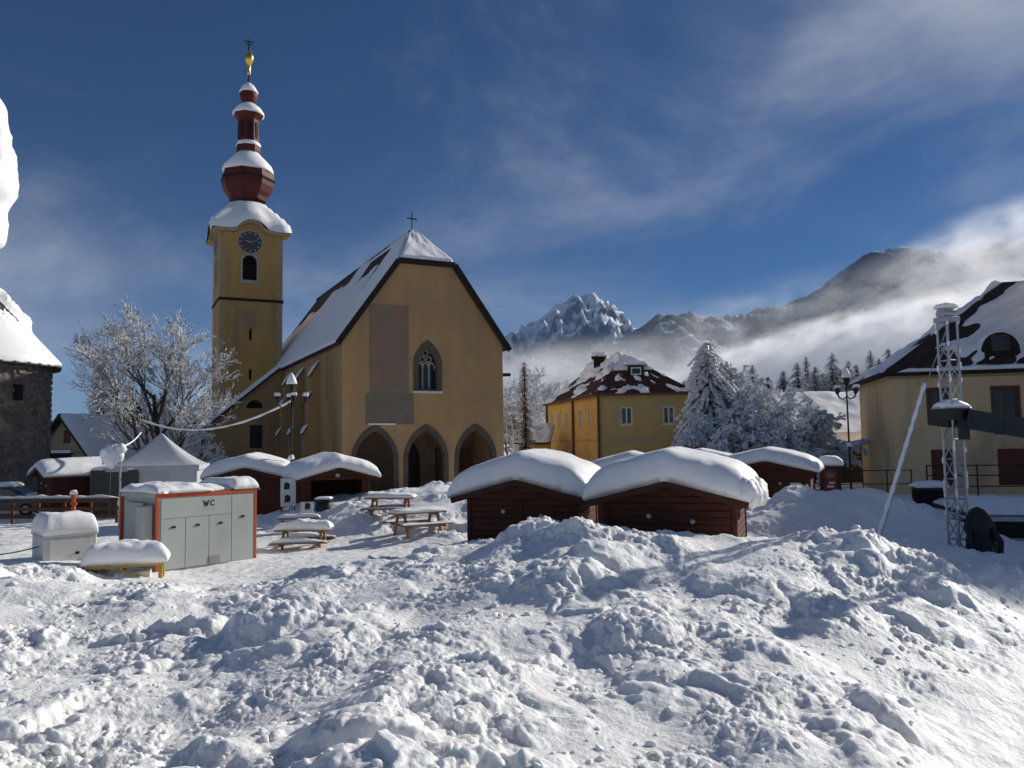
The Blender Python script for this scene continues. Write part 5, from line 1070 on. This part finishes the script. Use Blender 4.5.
# snow-laden string of lights
def rope(p0, p1, sag, lab, r_=.03, n=24):
    pts = [Vector(p0).lerp(Vector(p1), t) + Vector((0, 0, -sag * 4 * t * (1 - t))) for t in np.linspace(0, 1, n)]
    t = thing('light_cable', lab, 'cable', pts[0]); t.location = (0, 0, 0); MB().tube(pts, .015, 5).build('wire', 'iron', t); MB().tube([p + Vector((0, 0, .03)) for p in pts], [r_ * (.7 + .5 * ((i * 7) % 5) / 5) for i in range(n)], 6).build('snow_cover', 'snow', t, True); return t
rope(at(141, 420, 45), at(290, 402, 36), .9, 'snow-laden cable slung from the bare tree to the street lamp', .055)
rope(at(121, 447, 34), at(141, 433, 43), .15, 'short snowy guy line from the signpost to the tent top', .04)

# red ticket pillar with its hat of snow
kp = atx(833, 36, 0); kk = thing('red_pillar', 'red and black machine pillar wearing a round hat of snow', 'machine', (kp.x, kp.y, 0), R(-12))
MB().bbox(-.42, .42, 0, .7, -.1, 2.3, .03).build('body', 'black_plastic', kk); MB().bbox(-.34, .24, -.03, -.001, .9, 2.15, .015).build('front_panel', 'red_paint', kk)
MB().box(-.22, .12, -.045, -.031, 1.75, 2.0).build('screen', 'glass', kk); MB().box(-.2, .1, -.04, -.031, 1.35, 1.45).build('printed_patch', 'paper_white', kk); MB().box(-.12, .14, -.04, -.031, 1.52, 1.6).build('printed_patch', 'paper_white', kk)
snow_slab('snow_cap', kk, .52, .46, lambda x, y: 2.3 + 0 * x, .46, 0, .35, 61, 22, 20, .08, 4)
# rubbish bin by the stage
bp_ = atx(931, 30, 0); bi = thing('rubbish_bin', 'wide brown bin with a cap of snow near the stage', 'bin', (bp_.x, bp_.y, 0), R(-10)); zb_ = at(931, 489, 30).z
MB().lathe([(.42, -.1), (.5, .2), (.52, zb_ - .15), (.56, zb_)], 18).build('body', 'wood_dark', bi); MB().lathe([(.58, zb_), (.58, zb_ + .06), (.2, zb_ + .12)], 18).build('lid', 'black_plastic', bi); snow_slab('snow_cap', bi, .55, .55, lambda x, y: zb_ + .07 + 0 * x, .24, 0, 0, 63, 18, 18, .04, 3.5)
for k in range(12):
    a = k * math.pi / 6; MB().beam((.525 * math.cos(a), .525 * math.sin(a), .1), (.535 * math.cos(a), .535 * math.sin(a), zb_ - .1), .2, .025, (math.cos(a), math.sin(a), 0)).build('slat', 'wood_dark', bi)

# ================================================================== stage, truss towers and roof boom
def truss(mbm, H, w=.5, z0=0.0):
    hw_ = w / 2
    for x in (-hw_, hw_):
        for y in (-hw_, hw_): mbm.tube([(x, y, z0), (x, y, H)], .03, 6)
    z = z0; st = .5; k = 0
    while z + st <= H + .01:
        for a, b in (((-hw_, -hw_), (hw_, -hw_)), ((hw_, -hw_), (hw_, hw_)), ((hw_, hw_), (-hw_, hw_)), ((-hw_, hw_), (-hw_, -hw_))):
            if k % 2: a, b = b, a
            mbm.tube([(a[0], a[1], z), (b[0], b[1], z + st)], .016, 5)
            mbm.tube([(a[0], a[1], z), (b[0], b[1], z)], .014, 4)
        z += st; k += 1
pT = atx(961, 20.3, 0); HT = at(953, 322, 20.3).z
ZS = at(960, 408, 20.3).z
def truss_tower(loc, lab):
    tt_ = thing('truss_tower', lab, 'truss tower', loc, R(18), 'truss towers of the open air stage')
    m1 = MB(); truss(m1, HT, .32); m1.build('lattice', 'steel', tt_)
    hd = MB().bbox(-.22, .22, -.22, .22, HT, HT + .12, .01).build('head_plate', 'steel', tt_); MB().tube([(-.2, 0, HT + .22), (.2, 0, HT + .22)], .14, 12).build('pulley', 'steel', hd)
    snow_slab('snow_cap', tt_, .19, .19, lambda x, y: HT + .34 + 0 * x, .13, 0, 0, 71, 14, 14); 
    sl__ = MB(); 
    for x in (-.30, .23): sl__.box(x, x + .07, -.30, .30, ZS - .32, ZS - .02)
    for y in (-.30, .23): sl__.box(-.229, .229, y, y + .07, ZS - .32, ZS - .02)
    s1 = sl__.build('sleeve_block', 'black_plastic', tt_)
    snow_slab('snow_cap', s1, .32, .32, lambda x, y: ZS - .018 + 0 * x, .17, 0, 0, 72, 16, 16, .02, 4, 0, .5)
    MB().box(-.16, .16, -.36, -.305, ZS - .8, ZS - .33).build('motor_box', 'black_plastic', tt_)
    sn = MB(); rr = random.Random(3)
    for k in range(60):
        x, y = rr.choice((-.18, .18)), rr.choice((-.18, .18)); z = rr.uniform(.3, HT); blob(sn, (x, y, z), rr.uniform(.022, .036), k, 6, 5, (1, 1, 2.6))
    sn.build('frost_lumps', 'snow', tt_, True, kind='stuff')
    MB().box(-.45, .45, -.45, .45, -.12, .03).build('base_plate', 'iron', tt_)
    return tt_
t1 = truss_tower((pT.x, pT.y, 0), 'lattice truss tower with snowy head rising beside the stage')
p2_ = at(1110, 436, 19.2); truss_tower((p2_.x, p2_.y, 0), 'second lattice truss tower at the far end of the covered boom')
q0, q1_ = at(966, 419, 20.1), at(1110, 441, 19.1); bm_ = thing('boom', 'long dark covered boom carried between the truss towers', 'boom', q0); bm_.location = (0, 0, 0)
mid = [q0.lerp(q1_, t) for t in np.linspace(0, 1, 13)]
MB().beam(mid[0], mid[-1], .34, .48).build('covered_beam', 'tarp', bm_)
for i in (3, 6, 9): MB().beam(mid[i] - Vector((.025, 0, 0)), mid[i] + Vector((.025, 0, -.008)), .36, .50).build('strap', 'iron', bm_)
q2 = at(936, 417, 20.8); MB().beam(q2, q0 + Vector((-.2, .1, 0)), .45, .42).build('end_block', 'black_plastic', bm_)
# long leaning prop, coated in snow
g0 = at(881, 533, 18.6); g1 = at(926, 384, 20.0); g0 = g0 + (g0 - g1) * .12
pr = thing('leaning_pole', 'long snow-coated pole leaning up towards the truss tower', 'pole', g0); pr.location = (0, 0, 0)
MB().tube([g0, g1], .035, 8).build('shaft', 'steel', pr); nn_ = 30; MB().tube([g0.lerp(g1, t) + Vector((-.03, 0, .03)) for t in np.linspace(.05, 1, nn_)], [.042 + .012 * math.sin(i * 2.3) for i in range(nn_)], 8).build('snow_coat', 'snow', pr, True)
g2 = at(951, 318, 20.3); tag(MB().tube([g1, g2], .012, 5).build('guy_wire', 'steel'), 'thin guy wire from the leaning pole to the truss head', 'wire')
# stage platform
s0 = atx(978, 24.5, 0); st_ = thing('stage', 'low open air stage with snowy deck and metal railings', 'stage', (s0.x, s0.y, 0), RB_RZ); zd = 1.15; SL = 9.0
MB().bbox(0, SL, 0, 6.0, zd - .12, zd, .01).build('deck', 'iron', st_)
for k in range(5): MB().box(.1 + k * 2.1, .2 + k * 2.1, .1, .2, -.1, zd - .12).build('leg', 'steel', st_); MB().box(.1 + k * 2.1, .2 + k * 2.1, 5.7, 5.8, -.1, zd - .12).build('leg', 'steel', st_)
MB().box(.0, SL, .5, .53, .02, zd - .13).build('skirt', 'black_plastic', st_); MB().bbox(.05, SL, -.10, -.002, zd - .16, zd - .02, .008).build('front_rail', 'steel', st_); MB().bbox(.05, SL, -.14, -.06, .38, .5, .008).build('lower_rail', 'steel', st_)
snow_slab('deck_snow', st_, SL / 2 - .05, 2.9, lambda x, y: zd + 0 * x, .22, SL / 2, 3.05, 81, 60, 30, .02, 8, 0, .25)
for k in range(6): MB().tube([(.1 + k * 1.7, 5.9, zd), (.1 + k * 1.7, 5.9, zd + 1.35)], .03, 6).build('railing_post', 'iron', st_)
for z in (.55, .95, 1.32): MB().tube([(.1, 5.9, zd + z), (SL, 5.9, zd + z)], .025, 6).build('railing_bar', 'iron', st_)
bq = atx(973, 20.4, 0); bz_ = 1.0; bd = thing('covered_bundle', 'black draped bundle leaning at the foot of the truss tower', 'bundle', (bq.x, bq.y - .5, 0), R(-15))
nt_, nz_ = 49, 26; TT, VV2 = np.meshgrid(np.linspace(0, 2 * np.pi, nt_), np.linspace(0, 1, nz_), indexing='ij')
rad_ = np.interp(VV2, [0, .12, .4, .6, .72, .86, .96, 1], [.44, .42, .33, .30, .34, .27, .15, .01]) * (1 + .16 * np.sin(5 * TT + 4 * VV2) * (1 - VV2) + .10 * fbm(np.cos(TT) * 2 + 5, np.sin(TT) * 2 + VV2 * 4, 33, 3))
rad_[-1] = rad_[0]; P = np.stack([rad_ * np.cos(TT) - .08 * VV2, rad_ * .85 * np.sin(TT), .08 + 1.75 * VV2], -1)
np_mesh('cover', P.reshape(-1, 3), grid_faces(nt_, nz_), 'black_plastic', bd, True)
for sx_ in (-1, 1): MB().tube([(sx_ * .2 - .05, -.1, 1.32), (sx_ * .34, -.2, 1.0), (sx_ * .30, -.3, .72)], [.10, .085, .06], 8).build('hanging_fold', 'black_plastic', bd, True)
MB().lathe([(.42, 0), (.42, .12)], 14).build('base', 'iron', bd)

# the lump of snow frozen to a post next to the camera
vp = at(-8, 170, 5.0); pst = thing('snowy_post', 'tall dark post whose top is wrapped in a hanging lump of snow', 'post', (vp.x - .10, 5.0, 0))
MB().tube([(0, 0, -.2), (0, 0, vp.z + .4)], .05, 10).build('pole', 'iron', pst)
P = []; nA_, nB_ = 40, 46; V = np.zeros((nA_ + 1, nB_, 3))
for i in range(nA_ + 1):
    t = 2 * math.pi * i / nA_
    for j in range(nB_):
        v = j / (nB_ - 1); py = 256 - v * 196; wv = np.interp(py, [60, 75, 88, 110, 125, 150, 175, 195, 215, 232, 245, 256], [.02, .09, .11, .145, .17, .20, .21, .205, .195, .18, .15, .01])
        V[i, j] = (math.cos(t), math.sin(t), at(-8, py, 5).z); V[i, j, :2] *= wv * 1.0
dd = 1 + .16 * fbm(np.cos(np.linspace(0, 2 * np.pi, nA_ + 1))[:, None] * 1.4 + 3 + 0 * V[..., 0], V[..., 2] * 5, 91, 4); dd[-1] = dd[0]; V[..., :2] *= dd[..., None]
np_mesh('snow_lump', V.reshape(-1, 3), grid_faces(nA_ + 1, nB_), 'snow', pst, True)

# ================================================================== trees
def quads_from(P0, P1, Wd):
    """flat four-sided slivers from P0 to P1 with half width vectors Wd (numpy), two triangles each"""
    V = np.stack([P0 - Wd, P0 + Wd, P1 + Wd * .6, P1 - Wd * .6], 1).reshape(-1, 3); n = len(P0); return V, np.arange(4 * n).reshape(-1, 4)
def skeleton(seed, H, spread, levels=5, trunk=.28, start=.22, kids=(3, 5), up_=.35, droop=0.0, ratio=.62, ang=(22, 50)):
    r_ = random.Random(seed); segs = []
    def grow(p, d, L, rad, lev):
        n = 4 if lev < 2 else 3; q = p.copy(); dd = d.copy(); pts = [(q.copy(), rad)]
        for i in range(n):
            dd = (dd + Vector((r_.gauss(0, .13), r_.gauss(0, .13), r_.gauss(0, .06) + (up_ * .12 if lev > 0 else .05) - droop * .12 * lev))).normalized()
            q2 = q + dd * L / n; r1_ = rad * (1 - .55 * (i + 1) / n); segs.append((q.copy(), q2.copy(), pts[-1][1], r1_, lev)); q = q2; pts.append((q.copy(), r1_))
        if lev >= levels: return
        k = r_.randint(*kids) + (6 if lev == 0 else 0)
        for j in range(k):
            t = start + (1 - start) * (j + r_.random() * .8) / k if lev == 0 else .25 + .75 * (j + r_.random()) / k
            t = min(t, .999); i = int(t * n); f = t * n - i; b = pts[i][0].lerp(pts[min(i + 1, n)][0], f); rb_ = pts[i][1] * .62
            a = R(r_.uniform(*ang)) * (1.25 if lev == 0 else 1); az = r_.uniform(0, 2 * math.pi) if lev > 0 else j * 2.4 + r_.random()
            ax_ = dd.orthogonal().normalized(); ax_.rotate(Matrix.Rotation(az, 3, dd)); nd = dd.copy() if lev else Vector((0, 0, 1)); nd = (nd * math.cos(a) + ax_ * math.sin(a) * (spread if lev == 0 else 1)).normalized()
            grow(b, nd, L * ratio * r_.uniform(.75, 1.15) * (1.12 - .45 * t if lev == 0 else 1), rb_, lev + 1)
    grow(Vector((0, 0, -.3)), Vector((0, 0, 1)), H * .62, trunk, 0); return segs
def tube_arrays(A, B, r0, r1, n=4):
    D = B - A; D /= np.linalg.norm(D, axis=1, keepdims=True) + 1e-9; ref = np.where(np.abs(D[:, 2:3]) > .9, [[1., 0, 0]], [[0, 0, 1.]]); U = np.cross(D, ref); U /= np.linalg.norm(U, axis=1, keepdims=True); W = np.cross(U, D); k = len(A); V = np.zeros((k, 2 * n, 3))
    for i in range(n):
        t = 2 * math.pi * i / n; o_ = U * math.cos(t) + W * math.sin(t); V[:, i] = A + o_ * r0[:, None]; V[:, n + i] = B + o_ * r1[:, None]
    base = (np.arange(k) * 2 * n)[:, None]; Fq = np.concatenate([base + np.array([[i, (i + 1) % n, n + (i + 1) % n, n + i]]) for i in range(n)]); return V.reshape(-1, 3), Fq
def bare_tree(name, label, loc, seed, H, spread, snow=.05, levels=5, trunk=.28, group=None, frost='snow', scale_snow=1.0, rz=0, twig='twig', cover=.93, **kw):
    segs = skeleton(seed, H, spread, levels, trunk, **kw); t = thing(name, label, 'tree', loc, rz, group)
    A = np.array([s[0][:] for s in segs]); B = np.array([s[1][:] for s in segs]); r0 = np.array([s[2] for s in segs]); r1 = np.array([s[3] for s in segs]); lv = np.array([s[4] for s in segs])
    top = A[:, 2].max(); k = H / top; A *= k; B *= k
    m = lv <= 1; V, Fq = tube_arrays(A[m], B[m], r0[m], r1[m], 7); np_mesh('trunk', V, Fq, 'bark', t, True)
    m = lv > 1; V, Fq = tube_arrays(A[m], B[m], np.maximum(r0[m], .010), np.maximum(r1[m], .008), 4); np_mesh('crown', V, Fq, twig, t, False)
    m = lv >= 1; rr = np.random.RandomState(seed); m &= rr.rand(len(lv)) < cover; th_ = snow * scale_snow * rr.uniform(.45, 1.35, m.sum()); off = np.zeros((m.sum(), 3)); off[:, 2] = r0[m] * .7 + th_ * .45
    V, Fq = tube_arrays(A[m] + off, B[m] + off, th_ * .95 + r0[m] * .4, th_ * .75 + r1[m] * .4, 5); np_mesh('snow_cover', V, Fq, frost, t, True); return t
def conifer_arrays(seed, H, Rb, dens=1.0, droop=.45, z0=.08, lump=1.0, ex=.85, rag=0.0):
    """needle sprays and the snow lying on them: (needle quads, snow lumps)"""
    r_ = np.random.RandomState(seed); nb = int(H * 13 * dens); zz = H * (z0 + (1 - z0) * np.sqrt(r_.rand(nb)) * .0 + (1 - z0) * r_.rand(nb) ** 1.15); 
    az = r_.uniform(0, 2 * np.pi, nb); L = Rb * (1 - zz / H) ** ex * r_.uniform(.65, 1.12, nb) * np.clip(1 + rag * fbm(np.cos(az) * 1.3 + zz * .45, np.sin(az) * 1.3 + zz * .2, seed, 3), .35, 1.5) + .12; N0, N1, NW = [], [], []; S0, S1, SR = [], [], []
    for z, a, l in zip(zz, az, L):
        d = np.array([math.cos(a), math.sin(a), 0]); sd = np.array([-d[1], d[0], 0]); n = max(3, int(l / .22)); p = np.array([0, 0, z])
        for i in range(n):
            f = (i + 1) / n; q = np.array([0, 0, z]) + d * l * f + np.array([0, 0, .10 * l * math.sin(f * 2.2) - droop * l * f ** 1.7]); w = .30 * l * (1 - f * .75) + .06
            for s_ in (-1, 1):
                e = p + sd * s_ * w * r_.uniform(.6, 1.1) + d * .22 * l / n + np.array([0, 0, -.28 * w]); N0.append(p); N1.append(e); NW.append(np.array([d[0], d[1], -.2]) * l / n * .42)
            if r_.rand() < .93: S0.append(p + [0, 0, .03]); S1.append(q + [0, 0, .03]); SR.append(lump * (.055 + .16 * w) * r_.uniform(.6, 1.25))
            p = q
    return [np.array(v) for v in (N0, N1, NW, S0, S1, SR)]
def conifer(name, label, loc, seed, H, Rb, dens=1.0, droop=.45, group=None, lump=1.0, trunk_r=None, z0=.08, ex=.85, rag=0.0):
    t = thing(name, label, 'tree', loc, 0, group); N0, N1, NW, S0, S1, SR = conifer_arrays(seed, H, Rb, dens, droop, z0, lump, ex, rag)
    tr = trunk_r or H * .016 + .04; MB().tube([(0, 0, -.4), (0, 0, H * .5), (0, 0, H * .99)], [tr, tr * .6, .02], 8).build('trunk', 'bark', t, True)
    V, Fq = quads_from(N0, N1, NW); np_mesh('crown', V, Fq, 'needles', t)
    D = S1 - S0; flat = tube_arrays(S0 - D * .15, S1 + D * .1, SR, SR * .8, 6); V = flat[0].reshape(-1, 12, 3); c = V.mean(1, keepdims=True); V = c + (V - c) * np.array([1, 1, .62]); np_mesh('snow_cover', V.reshape(-1, 3), flat[1], 'snow', t, True)
    return t
# big bare tree left of the church
p = atx(166, 49, 0); bare_tree('deciduous_tree', 'wide leafless tree with every branch snow-covered, left of the church', (p.x, 49, 0), 27, 12.4, 1.0, .014, 6, .26, kids=(4, 4), up_=.62, ang=(20, 44), start=.10, ratio=.62, cover=.7)
p = atx(100, 88, 0); conifer('spruce_tree', 'slim sunlit spruce showing behind the wide leafless tree', (p.x, 88, 0), 5, at(99, 346, 88).z, 2.2, 2.0, .6, ex=.5)
p = atx(186, 66, 0); bare_tree('deciduous_tree', 'small leafless snowy tree between the sacristy and the pagoda tent', (p.x, 66, 0), 19, 6.5, 1.1, .05, 4, .14, kids=(4, 5), up_=.4)
# trees right of the church
p = atx(526, 78, 0); ivy = conifer('ivy_clad_tree', 'narrow dark ivy-clad trunk dusted with snow beside the yellow house', (p.x, 78, 0), 9, at(524, 362, 78).z, 1.0, 3.2, .7, lump=.33, ex=.25)
for i, (px, Y, py, sp, lab) in enumerate(((512, 98, 392, .8, 'frosted tree close to the right wall of the church'), (536, 112, 366, .6, 'tall frosted tree with fine white twigs behind the narrow dark trunk'), (530, 104, 390, .7, 'frosted bush filling the gap behind the narrow dark trunk'))):
    p = atx(px, Y, 0); bare_tree('frosted_tree', lab, (p.x, Y, 0), 40 + i, at(px, py, Y).z, sp, .10, 5, .16, frost='rime', kids=(4, 4), up_=.25, start=.08)
# the group of snow-laden trees between the yellow house and the barn
for i, (px, Y, py, rb_, lab) in enumerate(((712, 60, 343, 2.1, 'tallest snow-laden spruce next to the yellow house'), (736, 72, 372, 1.6, 'short snow-laden spruce squeezed between two larger ones'))):
    p = atx(px, Y, 0); conifer('spruce_tree', lab, (p.x, Y, 0), 60 + i, at(px, py, Y).z, rb_ * .95, 5.0, .8, lump=1.5, ex=.26, rag=1.1)
for i, (px, Y, py, sp, lab) in enumerate(((752, 62, 358, .6, 'tall rounded frosted tree rising between the tallest spruce and the barn roof'), (775, 58, 376, .75, 'frosted tree with drooping white twigs in front of the barn roof'), (796, 57, 402, .9, 'low frosted tree spreading before the barn roof edge'), (730, 57, 398, 1.0, 'frosted bush at the foot of the snow-laden spruces'), (756, 55, 392, .8, 'grey frosted bush behind the hut with the white notice'), (700, 66, 405, .8, 'frosted bush against the yellow house corner'))):
    p = atx(px, Y, 0); bare_tree('frosted_tree', lab, (p.x, Y, 0), 80 + i, at(px, py, Y).z, sp, .095, 5, .15, frost='rime', kids=(4, 5), up_=.1, droop=.35, start=.06)
# spruces along the rise behind the barn
r_ = random.Random(12); protos = []
tops = [(735, 372), (752, 364), (768, 376), (783, 370), (797, 362), (806, 356), (815, 366), (823, 372), (832, 352), (840, 368), (848, 360), (856, 364), (862, 374), (870, 350), (879, 358), (888, 347), (897, 353), (908, 362), (700, 374), (716, 378), (920, 350), (935, 358), (952, 362), (970, 350), (684, 380), (668, 382), (655, 386), (640, 388)]
for i in range(4): protos.append(conifer('spruce_tree', 'snowy dark spruce on the rise behind the barn', (0, 0, 0), 100 + i, 12.0, 3.6, 2.0, .6, 'spruces on the snowy rise', lump=.8, ex=.5))
for i, (px, py) in enumerate(tops):
    Y = 172 + r_.uniform(-14, 18); top = at(px, py, Y); z = float(rise_h(np.array([top.x]), np.array([Y]))[0]) if top.x > 2 else 0.0; z = max(z, -.05); h = top.z - z
    o = protos[i] if i < 4 else copy_tree(protos[i % 4]); o.location = (top.x, Y, z - .1); s_ = h / 12.0; w_ = r_.uniform(.8, 1.1); o.scale = (w_, w_, s_); o.rotation_euler = (0, 0, r_.uniform(0, 6.28))
